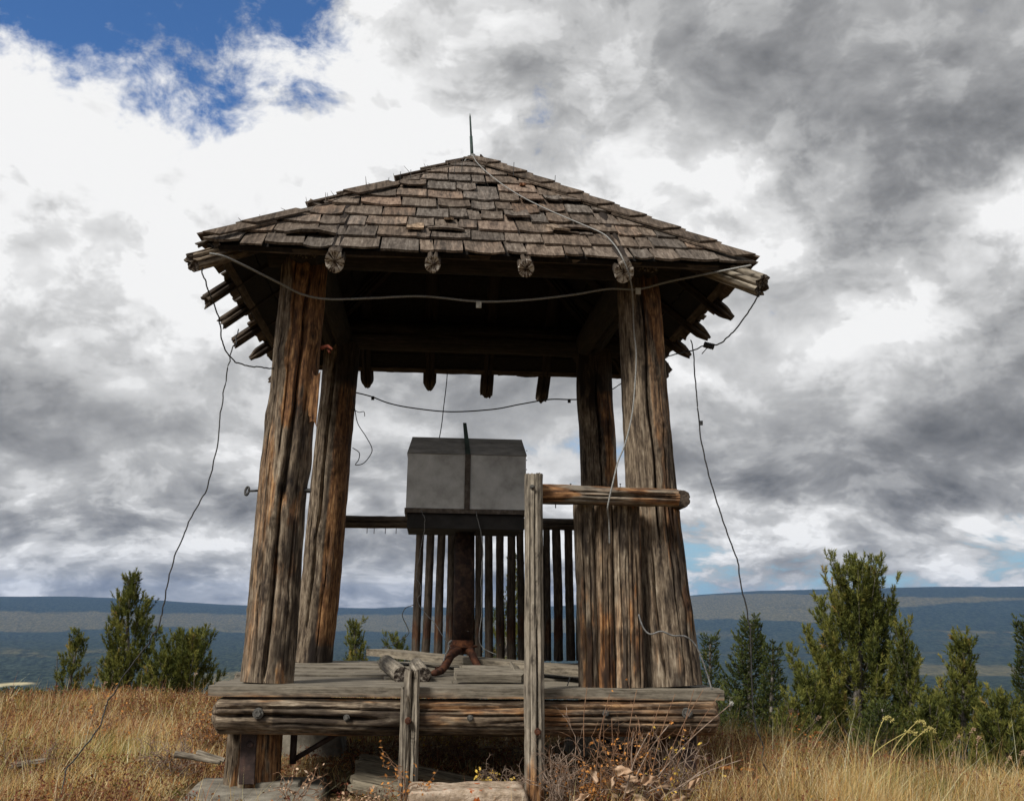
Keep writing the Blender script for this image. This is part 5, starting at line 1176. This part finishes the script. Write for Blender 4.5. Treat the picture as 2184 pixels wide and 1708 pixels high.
def blades(n_, Dlo, Dhi, h0, h1, w, seed, pal_w, seg=3, pw=.8, lean=.5):
    rs = np.random.RandomState(seed); x, y, D = field(n_, Dlo, Dhi, rs, pw)
    cl = fbm(x*1.4, y*1.4, 0*x, 3, 7); cl2 = fbm(x*.45+9, y*.45, 0*x, 3, 8); keep = rs.rand(len(x)) < .35+1.3*cl; x, y, D, cl, cl2 = [q[keep] for q in (x, y, D, cl, cl2)]; n_ = len(x)
    z = groundz(x, y); H = rs.uniform(h0, h1, n_)*(.45+1.1*cl)*(1-.62*sstep(2.3-np.hypot(x*.9, y+.6), 0, .9)*(x < 1.2))*(1+.25*(x > 1.6)-.1*(x < -1.6))
    a = rs.rand(n_)*6.28; ln = np.abs(rs.normal(0, lean, n_))*H+.02; dx_, dy_ = np.cos(a)*ln+.12*H, np.sin(a)*ln
    f = rs.rand(n_)*np.pi; wx_, wy_ = np.cos(f)*w/2, np.sin(f)*w/2*.5
    wsc = (.75+.5*rs.rand(n_))*np.maximum(1, D/9); wx_, wy_ = wx_*wsc, wy_*wsc
    V = []
    for k in range(seg+1):
        q = k/seg; c_ = np.stack([x+dx_*q**1.8, y+dy_*q**1.8, z-.01+H*(q-.12*q*q)], -1); wk = (1-q)**.6 if k < seg else 0
        if k < seg: V += [c_-np.stack([wx_*wk, wy_*wk, 0*wx_], -1), c_+np.stack([wx_*wk, wy_*wk, 0*wx_], -1)]
        else: V.append(c_)
    V = np.stack(V, 1); m_ = V.shape[1]; b0 = np.arange(n_)[:, None]*m_; Fc = []
    for k in range(seg-1): Fc += [b0+[[2*k, 2*k+1, 2*k+3]], b0+[[2*k, 2*k+3, 2*k+2]]]
    Fc.append(b0+[[2*seg-2, 2*seg-1, 2*seg]])
    pw_ = np.array(pal_w, float)[None]*np.ones((n_, 1)); gx = sstep(cl2, .42, .62)[:, None]
    pw_ = pw_*np.where(np.isin(np.arange(9), (3, 4, 8))[None], .15+4.2*gx, 1.0)
    pw_[:, 5:7] *= (.4+4.0*sstep(fbm(x*.8, y*.8+5, 0*x, 3, 18), .46, .60))[:, None]*(1+.8*(x > 1.5))[:, None]
    cum = np.cumsum(pw_, 1); pick = (rs.rand(n_)[:, None]*cum[:, -1:] > cum).sum(1)
    colr = np.minimum(PAL[np.clip(pick, 0, 8)]*(.72+.75*rs.rand(n_))[:, None]*(.85+.5*sstep(cl, .4, .65))[:, None], .8)
    return V.reshape(-1, 3), np.concatenate(Fc, 0), np.repeat(colr, m_, 0)
def merge(L_):
    V, Fc, C_, o = [], [], [], 0
    for v, f, c_ in L_: V.append(v); Fc.append(f+o); C_.append(c_); o += len(v)
    return np.vstack(V), np.vstack(Fc), np.vstack(C_)
V, Fc, C_ = merge([blades(150000, 4.9, 12, .10, .26, .0045, 1, (4, 3, 3.6, 1.2, .9, 1.2, .8, 2.4, 1.1)), blades(70000, 11, 26, .12, .28, .0055, 2, (4, 3, 3.6, 1.2, .9, 1.2, .8, 2.4, 1.1), seg=2, pw=.3),
                   blades(7000, 5, 15, .28, .46, .0038, 3, (3, 2, 4, .5, .5, 1.2, .5, 3, .5), seg=3, pw=.5, lean=.3)])
o = link('dry_grass', mkmesh('dry_grass', V, Fc, False, {'gcol': C_}), M_grass); o['kind'] = 'stuff'; o['label'] = 'golden brown dry grass covering the hilltop'
# low russet weeds: loose sprays of little leaves on thin stems
def weeds(n_, Dlo, Dhi, seed):
    rs = np.random.RandomState(seed); x, y, D = field(n_, Dlo, Dhi, rs, .7)
    cl = fbm(x*1.1+4, y*1.1, 0*x, 4, 77); k = rs.rand(len(x)) < sstep(cl, .42, .62); x, y, D, cl = x[k], y[k], D[k], cl[k]; n_ = len(x)
    Kl = 12; z = groundz(x, y); H = rs.uniform(.08, .24, n_)*(.6+.8*cl)*(1-.5*sstep(2.3-np.hypot(x*.9, y+.6), 0, .9)*(x < 1.2))
    pc = rs.choice(len(WPAL), n_, p=WP)
    t = rs.rand(n_, Kl)**.7; a = rs.rand(n_, Kl)*6.28; r_ = rs.rand(n_, Kl)*.05
    lx, ly = rs.normal(0, .05, n_), rs.normal(0, .05, n_)
    c_ = np.stack([x[:, None]+lx[:, None]*t+np.cos(a)*r_, y[:, None]+ly[:, None]*t+np.sin(a)*r_, z[:, None]+H[:, None]*t], -1)
    d1 = unit(rs.normal(size=(n_, Kl, 3))); d2 = unit(np.cross(d1, unit(rs.normal(size=(n_, Kl, 3)))))
    s = (rs.uniform(.005, .013, (n_, Kl))*np.maximum(1, D/9)[:, None])[..., None]
    V = np.stack([c_-d1*s, c_+d2*s*.5, c_+d1*s, c_-d2*s*.5], 2).reshape(-1, 3); i = np.arange(len(V)//4)[:, None]*4
    Fc = np.vstack([i+[[0, 1, 2]], i+[[0, 2, 3]]]); colr = np.repeat((WPAL[pc][:, None]*(.6+.7*rs.rand(n_, Kl))[..., None]).reshape(-1, 3), 4, 0)
    st0 = np.stack([x, y, z], -1); st1 = np.stack([x+lx, y+ly, z+H], -1); sd = np.array([.0016, 0, 0])*np.maximum(1, D/8)[:, None]
    V2 = np.stack([st0-sd, st0+sd, st1+sd*.5, st1-sd*.5], 1).reshape(-1, 3); j = np.arange(n_)[:, None]*4
    F2 = np.vstack([j+[[0, 1, 2]], j+[[0, 2, 3]]]); C2 = np.repeat(np.array([[.16, .08, .045]])*(.6+.8*rs.rand(n_, 1)), 4, 0)
    return merge([(V, Fc, colr), (V2, F2, C2)])
WPAL = np.array([(.22, .085, .05), (.30, .13, .05), (.16, .06, .045), (.33, .20, .06), (.15, .13, .04), (.40, .29, .16), (.26, .12, .09)]); WP = np.array([.22, .2, .14, .14, .1, .1, .1])
V, Fc, C_ = weeds(30000, 4.9, 18, 31)
o = link('low_weeds', mkmesh('low_weeds', V, Fc, False, {'gcol': C_}), M_grass); o['kind'] = 'stuff'; o['label'] = 'russet and ochre low weeds among the grass'
# leaf litter and twigs under the deck
rs = np.random.RandomState(55); n_ = 3000
x = rs.uniform(-1.5, 1.6, n_); y = rs.uniform(-1.9, 1.7, n_); z = groundz(x, y)+rs.rand(n_)*.02; d1 = unit(rs.normal(size=(n_, 3))*[1, 1, .5]); d2 = unit(np.cross(d1, rs.normal(size=(n_, 3))))
s = np.where(rs.rand(n_) < .3, .05, .02)[:, None]; wd_ = np.where(s > .03, .05, .6)
c_ = np.stack([x, y, z+.005], -1); V = np.stack([c_-d1*s, c_+d2*s*wd_, c_+d1*s, c_-d2*s*wd_], 1).reshape(-1, 3); i = np.arange(n_)[:, None]*4
o = link('leaf_litter', mkmesh('leaf_litter', V, np.vstack([i+[[0, 1, 2]], i+[[0, 2, 3]]]), False, {'gcol': np.repeat(PAL[rs.choice([3, 4, 7, 8, 2], n_)]*(.4+.6*rs.rand(n_, 1)), 4, 0)}), M_grass)
o['kind'] = 'stuff'; o['label'] = 'dead leaves and twigs strewn under and before the deck'

# dead twiggy shrubs
M_twig = simple('dead_twig', [(.2, (.10, .065, .05)), (.5, (.22, .155, .115)), (.85, (.42, .34, .28))], 30, bd=0)
M_twig2 = simple('brown_twig', [(.2, (.10, .055, .035)), (.5, (.22, .12, .07)), (.85, (.36, .24, .15))], 30, bd=0)
def shrub(name, px, py, Y, wpx, hpx, label, cat, seed, nst=26, mat=None, leaves=None, group=None, lean=(0, 0), depth=.5):
    rs = np.random.RandomState(seed); b0 = at(px, py, Y); sc_ = (Y-CAM[1])/F; w, h = wpx*sc_/2, hpx*sc_
    gg = float(groundz(np.array([b0[0]]), np.array([Y]))[0]); root = empty(name, (b0[0], Y, gg), label, cat, group)
    mb = MB(); tips = []
    def grow(p, d, L, r, lev):
        n = 4; P = [p]
        for i in range(n):
            d = unit(d+rs.normal(size=3)*.28+np.array([lean[0]*.1, 0, .02])); p = p+d*L/n; P.append(p)
            if lev < 3 and rs.rand() < (.85 if lev == 0 else .6):
                nd = unit(d+unit(rs.normal(size=3))*.95); grow(p, nd, L*rs.uniform(.35, .6), r*.6, lev+1)
        mb.tube([tuple(q) for q in P], lambda t: r*(1-.55*t), 4); tips.append((p, d))
    for i in range(nst):
        a = rs.rand()*6.28; rr_ = rs.rand()**.5
        p = np.array([b0[0]+math.cos(a)*rr_*w*.55, Y+math.sin(a)*rr_*w*depth, gg])
        tgt = np.array([b0[0]+rs.uniform(-1, 1)*w+lean[0]*h, Y+rs.uniform(-1, 1)*w*depth, gg+h*rs.uniform(.55, 1.05)])
        grow(p, unit(tgt-p), np.linalg.norm(tgt-p)*rs.uniform(.8, 1.1), .0038, 0)
    mb.build('twigs', mat or M_twig, root, False, WM[root.name])
    if leaves is not None:
        lv = MB()
        for p, d in tips:
            for k in range(leaves[1]):
                if rs.rand() > leaves[2]: continue
                q = p-d*rs.rand()*.05+rs.normal(size=3)*.008; u_ = unit(rs.normal(size=3)); v_ = unit(np.cross(u_, rs.normal(size=3))); s = rs.uniform(.006, .013)
                lv.add([q-u_*s, q+v_*s*.6+u_*s*.2, q+u_*s, q-v_*s*.6+u_*s*.2], [(0, 1, 2, 3)])
        if lv.n: lv.build('leaves', leaves[0], root, False, WM[root.name])
    return root
M_yel = simple('yellow_leaf', [(.2, (.40, .22, .03)), (.8, (.62, .46, .09))], 40, bd=0)
M_ora = simple('orange_leaf', [(.2, (.34, .12, .025)), (.8, (.55, .26, .07))], 40, bd=0)
M_pale = simple('dried_pale_leaf', [(.15, (.22, .12, .065)), (.5, (.42, .28, .18)), (.85, (.60, .45, .33))], 20, rough=.7, bd=.003)
shrub('dead_shrub', 1215, 1640, -1.75, 190, 120, 'tangled grey dead shrub at the foot of the tall newel post, right side', 'shrub', 701, 24)
shrub('dead_shrub', 1330, 1650, -1.70, 210, 150, 'dead shrub with reddish twigs below the right end of the rim log', 'shrub', 702, 24, M_twig2, (M_ora, 2, .18))
shrub('dead_shrub', 1085, 1650, -1.55, 110, 70, 'small bare shrub behind the lichen stone, left of the tall newel post', 'shrub', 703, 18)
shrub('dead_shrub', 1430, 1660, -1.65, 190, 130, 'dead shrub in front of the right foot of the shelter', 'shrub', 704, 18, M_twig, (M_yel, 2, .10))
shrub('dead_shrub', 965, 1600, .6, 260, 75, 'dark leafless shrub growing in the shade beneath the deck', 'shrub', 705, 26, M_twig2, (M_yel, 2, .25), depth=.9)
shrub('dead_shrub', 745, 1575, 1.9, 130, 60, 'yellow-leaved shrub glimpsed behind the deck between the left piers', 'shrub', 706, 20, M_twig2, (M_yel, 3, .8))
shrub('dead_shrub', 1130, 1590, 2.1, 260, 60, 'yellowish shrub glimpsed under the deck behind the middle of the rim log', 'shrub', 707, 26, M_twig2, (M_yel, 3, .7))
shrub('leafy_sprig', 1045, 1655, -1.45, 110, 48, 'sprig with bright yellow leaves behind the lichen stone', 'weed', 708, 12, M_twig2, (M_yel, 3, .8))
shrub('leafy_sprig', 1290, 1560, -1.62, 90, 60, 'sprig of yellow and orange leaves just under the rim log', 'weed', 709, 9, M_twig2, (M_ora, 3, .7))
shrub('leafy_sprig', 1258, 1640, -1.70, 70, 70, 'small orange-leaved sprig low beside the dead shrub', 'weed', 710, 8, M_twig2, (M_ora, 3, .8))
for i, (px, hp, lb) in enumerate(((622, 110, 'pale seeding weed standing at the inner corner of the left footing'), (705, 55, 'short seeding weed in front of the fallen board panel'), (745, 62, 'seeding weed at the left edge of the fallen board panel'), (800, 50, 'seeding weed in front of the fallen board panel, near the broken newel post'), (880, 120, 'thin weed with orange tips beside the broken newel post'))):
    shrub('weed', px, 1700, -1.9, 34, hp, lb, 'weed', 720+i, 5, M_twig2, (M_pale if i != 4 else M_ora, 2, .45))
for i, (px, py, Y, w, h, lb) in enumerate(((360, 1650, -.8, 120, 75, 'dry twiggy weed left of the footing'), (210, 1600, .3, 130, 85, 'russet twiggy weed in the left grass'), (440, 1570, .4, 90, 80, 'pinkish twiggy weed against the left end of the deck'), (60, 1660, -.9, 150, 70, 'bleached tangle of weeds at the lower left'), (1700, 1620, -.3, 150, 70, 'russet twiggy weed in the right grass'))):
    shrub('twiggy_weed', px, py, Y, w, h, lb, 'weed', 740+i, 20, M_twig2 if i in (1, 2, 4) else M_twig, (M_ora, 2, .3) if i in (1, 2, 4) else None)

# withered broad-leaved plant
wp = empty('withered_plant', at(1385, 1690, -1.95), 'withered plant with big curled tan leaves at the lower right of the deck', 'plant')
rs = np.random.RandomState(91)
for i, (px, py, L_, a_, w_) in enumerate(((1268, 1640, .15, 100, .035), (1330, 1632, .16, -20, .05), (1300, 1665, .17, 60, .04), (1345, 1672, .18, -10, .05), (1385, 1655, .15, 20, .045), (1420, 1668, .20, -12, .045), (1460, 1675, .18, -25, .035), (1365, 1690, .17, -40, .05), (1405, 1695, .15, 30, .04), (1310, 1695, .16, 120, .04), (1450, 1695, .17, 5, .04), (1345, 1650, .13, 150, .04), (1240, 1690, .14, 20, .035), (1480, 1660, .13, 35, .03))):
    L_ *= .66; w_ *= .62; p = at(px, py+8, -1.95+rs.uniform(-.08, .12)); a = rad(a_); nu, nv = 12, 6; V, Fc = [], []
    dirv = np.array([math.cos(a), rs.uniform(-.3, .3), math.sin(a)]); dirv = unit(dirv); sv = unit(np.cross(dirv, [0, -1, .35])); nn = np.cross(dirv, sv)
    for u in range(nu+1):
        t = u/nu; wv_ = w_*math.sin(math.pi*min(1, t**.75))**.8*(1+.25*math.sin(t*17+i))
        for v in range(nv+1):
            q = v/nv*2-1; crl = .5*wv_*abs(q)**1.6*(1 if i % 2 else -1)+.012*math.sin(t*11+q*3+i)
            V.append(p+dirv*(t-.5)*L_+sv*wv_*q*.75+nn*(crl+.03*math.sin(t*3+i)))
    for u in range(nu):
        for v in range(nv): k = u*(nv+1)+v; Fc.append((k, k+1, k+nv+2, k+nv+1))
    me = mkmesh('leaf', np.array(V)-np.array(WM[wp.name].translation), Fc, True); o = link('leaf', me, M_pale, wp, WM[wp.name])
    o.color = (rs.uniform(.75, 1.1),)*3+(1,)
mb = MB()
for i in range(10):
    b_ = at(1370+rs.uniform(-60, 60), 1712, -1.9); e = at(1370+rs.uniform(-110, 110), 1650+rs.uniform(0, 40), -1.92); mb.tube(catmull([b_, (b_+e)/2+[0, 0, .03], e], 4), .003, 5)
mb.build('stems', M_twig, wp, False, WM[wp.name])
# long dry stalks leaning right before the right end of the deck
for i, (x0, y0, x1, y1, Y, kk) in enumerate(((1270, 1640, 1300, 1480, -1.7, 0), (1335, 1640, 1358, 1470, -1.7, 0), (1370, 1655, 1408, 1500, -1.75, 0), (1385, 1660, 1440, 1480, -1.8, 0), (1400, 1668, 1500, 1470, -1.85, 0), (1420, 1670, 1535, 1480, -1.8, 0), (1440, 1655, 1480, 1470, -1.7, 0), (1345, 1668, 1435, 1535, -1.9, 1), (1380, 1670, 1560, 1500, -1.85, 2), (1410, 1690, 1580, 1620, -1.95, 1), (1430, 1690, 1560, 1610, -1.9, 1), (1246, 1600, 1252, 1465, -1.7, 0), (1350, 1650, 1352, 1560, -1.8, 1), (1330, 1690, 1385, 1560, -1.95, 1))):
    a, b_ = at(x0, y0+12, Y), at(x1, y1, Y); md = (a+b_)/2+np.array([-.01, 0, .02])
    lb = ['%s dry stalk leaning right across the rim log near its right end' % {0: 'leftmost long', 1: 'second from left', 2: 'third from left', 3: 'fourth from left', 4: 'slanted second-from-right', 5: 'rightmost long', 6: 'third from right, steep', 11: 'nearly upright'}.get(i, ''),
          'pale dry stem %s' % {7: 'slanting up from the withered leaves', 9: 'pointing far right, upper of the two low ones', 10: 'pointing far right, lower of the two low ones', 12: 'standing upright among the dead twigs', 13: 'rising thick and bent left of the withered leaves'}.get(i, ''),
          'dry stalk with round fluffy seed head reaching past the rim log'][kk]
    st_ = empty('dry_stalk', a, lb, 'stalk', 'dry stalks leaning across the right end of the deck' if kk == 0 else ('pale stems among the withered leaves' if kk == 1 else None))
    mb = MB(); mb.tube(catmull([a, md, b_], 6), lambda t: (.0028 if kk == 0 else .0042)*(1-.4*t), 5); mb.build('stem', M_twig2 if kk == 0 else M_twig, st_, False, WM[st_.name])
    if kk == 2:
        P_ = np.repeat(np.array([b_]), 40, 0); V, Fc, tt = needles(P_-np.array(st_.location), unit(np.random.RandomState(2).normal(size=(40, 3))), np.full(40, .006), 5, .012, .0025, np.random.RandomState(3), np.full(40, .5))
        link('seed_head', mkmesh('seed_head', V, Fc, False, {'tint': tt}), M_tag, st_, WM[st_.name])
# seeding grass stalks on the right
M_seed = simple('seed_husk', [(.2, (.30, .26, .07)), (.8, (.58, .50, .20))], 60, bd=0)
rs = np.random.RandomState(44)
SG = [(1862, 1640, 1886, 1532, 1), (1848, 1640, 1935, 1560, 1), (1895, 1650, 1955, 1540, 1), (1912, 1660, 1975, 1555, 1), (1700, 1560+60, 1742, 1535, 0), (1735, 1625, 1764, 1545, 0), (1668, 1610, 1684, 1520, 0), (1990, 1650, 2040, 1575, 0), (2055, 1660, 2072, 1560, 0), (2085, 1680, 2085, 1580, 0), (2120, 1690, 2150, 1620, 0), (1780, 1630, 1815, 1560, 0), (2165, 1700, 2178, 1610, 0), (2010, 1700, 2030, 1610, 0), (235, 1560, 222, 1460, 0), (492, 1560, 500, 1465, 0), (410, 1500, 415, 1440, 0), (540-20, 1470, 545-20, 1430, 0)]
SGL = ['leftmost golden grass head drooping before the dark low spruce', 'second golden grass head before the dark low spruce', 'third golden grass head from the left before the dark spruce', 'rightmost golden grass head arching before the dark low spruce',
 'thin grass stalk below the left foot of the biggest pine', 'thin grass stalk just right of the squat pine', 'thin grass stalk nearest the hanging right wire', 'grass stalk below the broad pointed pine', 'upright grass stalk right of the golden heads', 'tall straight grass stalk in front of the right trees',
 'slanted grass stalk near the right edge of the photo', 'grass stalk in front of the trunk of the biggest pine', 'rightmost grass stalk, at the edge of the photo', 'short grass stalk low at the right, below the golden heads', 'grass stalk crossing the lower end of the left hanging wire', 'grass stalk close to the left end of the deck', 'small pale grass stalk before the round bushy pine', 'small pale grass stalk behind the left end of the deck']
for i, (x0, y0, x1, y1, big) in enumerate(SG):
    Y = -1.5 if big else rs.uniform(-.8, .8)
    if x0 < 560: Y = 4.5 if i > 15 else 3.5
    a, b_ = at(x0, y0+25, Y), at(x1, y1, Y); k = .35*(b_-a)[0]; md = a+(b_-a)*.55+np.array([-abs(k), 0, .0])
    pth = catmull([a, md, b_, b_+np.array([(.05 if big else .02), 0, -.012 if big else .02])], 7)
    st_ = empty('grass_stalk', a, SGL[i], 'grass stalk', 'tall seeding grass stalks')
    mb = MB(); mb.tube(pth, lambda t: .0028*(1-.5*t), 5); mb.build('stem', M_seed if big else M_twig, st_, False, WM[st_.name])
    hd = MB(); n_ = len(pth)
    for j in range(46 if big else 30):
        q = int(n_*(.62+.37*rs.rand())); p = np.array(pth[min(q, n_-1)]); d = unit(np.array(pth[min(q+1, n_-1)]-pth[max(q-1, 0)])+rs.normal(size=3)*.5); p = p+rs.normal(size=3)*.004; s = rs.uniform(.010, .018)
        sd = unit(np.cross(d, rs.normal(size=3)))*.0032; s2 = np.cross(d, sd); hd.add([p, p+d*s*.5+sd, p+d*s*.5-sd*.6+s2, p+d*s*.5-sd*.6-s2, p+d*s], [(0, 1, 2), (0, 2, 3), (0, 3, 1), (4, 2, 1), (4, 3, 2), (4, 1, 3)])
    hd.build('seed_head', M_seed if big else M_pale, st_, False, WM[st_.name])
# dried flat flower heads
for i, (px, py, Y, lb) in enumerate(((1547, 1634, -1.3, 'dried orange flower head in the grass right of the shelter, nearest its foot'), (1594, 1638, -1.3, 'dried orange flower head beside the lower end of the hanging wire, left of it'), (1628, 1655, -1.35, 'dried orange flower head below the end of the hanging right wire'), (1745, 1500+60, .6, 'small orange flower head among grass before the biggest pine'))):
    c_ = at(px, py, Y); gg = float(groundz(np.array([c_[0]]), np.array([Y]))[0]); fl = empty('dried_flower', (c_[0], Y, gg), lb, 'flower')
    mb = MB(); mb.tube([(c_[0], Y, gg), tuple(c_)], .002, 5); mb.build('stem', M_twig2, fl, False, WM[fl.name])
    hd = MB(); rs_ = np.random.RandomState(i)
    for j in range(34):
        a = rs_.rand()*6.28; r_ = .035*rs_.rand()**.5; p = Vector((c_[0]+math.cos(a)*r_, Y+math.sin(a)*r_, c_[2]-r_*.2)); s = .006; M_ = Matrix.Translation(p) @ Matrix.Rotation(rs_.rand()*3, 4, (rs_.rand(), rs_.rand(), 1)); hd.box((-s, -s, -s*.6), (s, s, s*.6), M_)
    hd.build('flower_head', M_ora, fl, False, WM[fl.name])
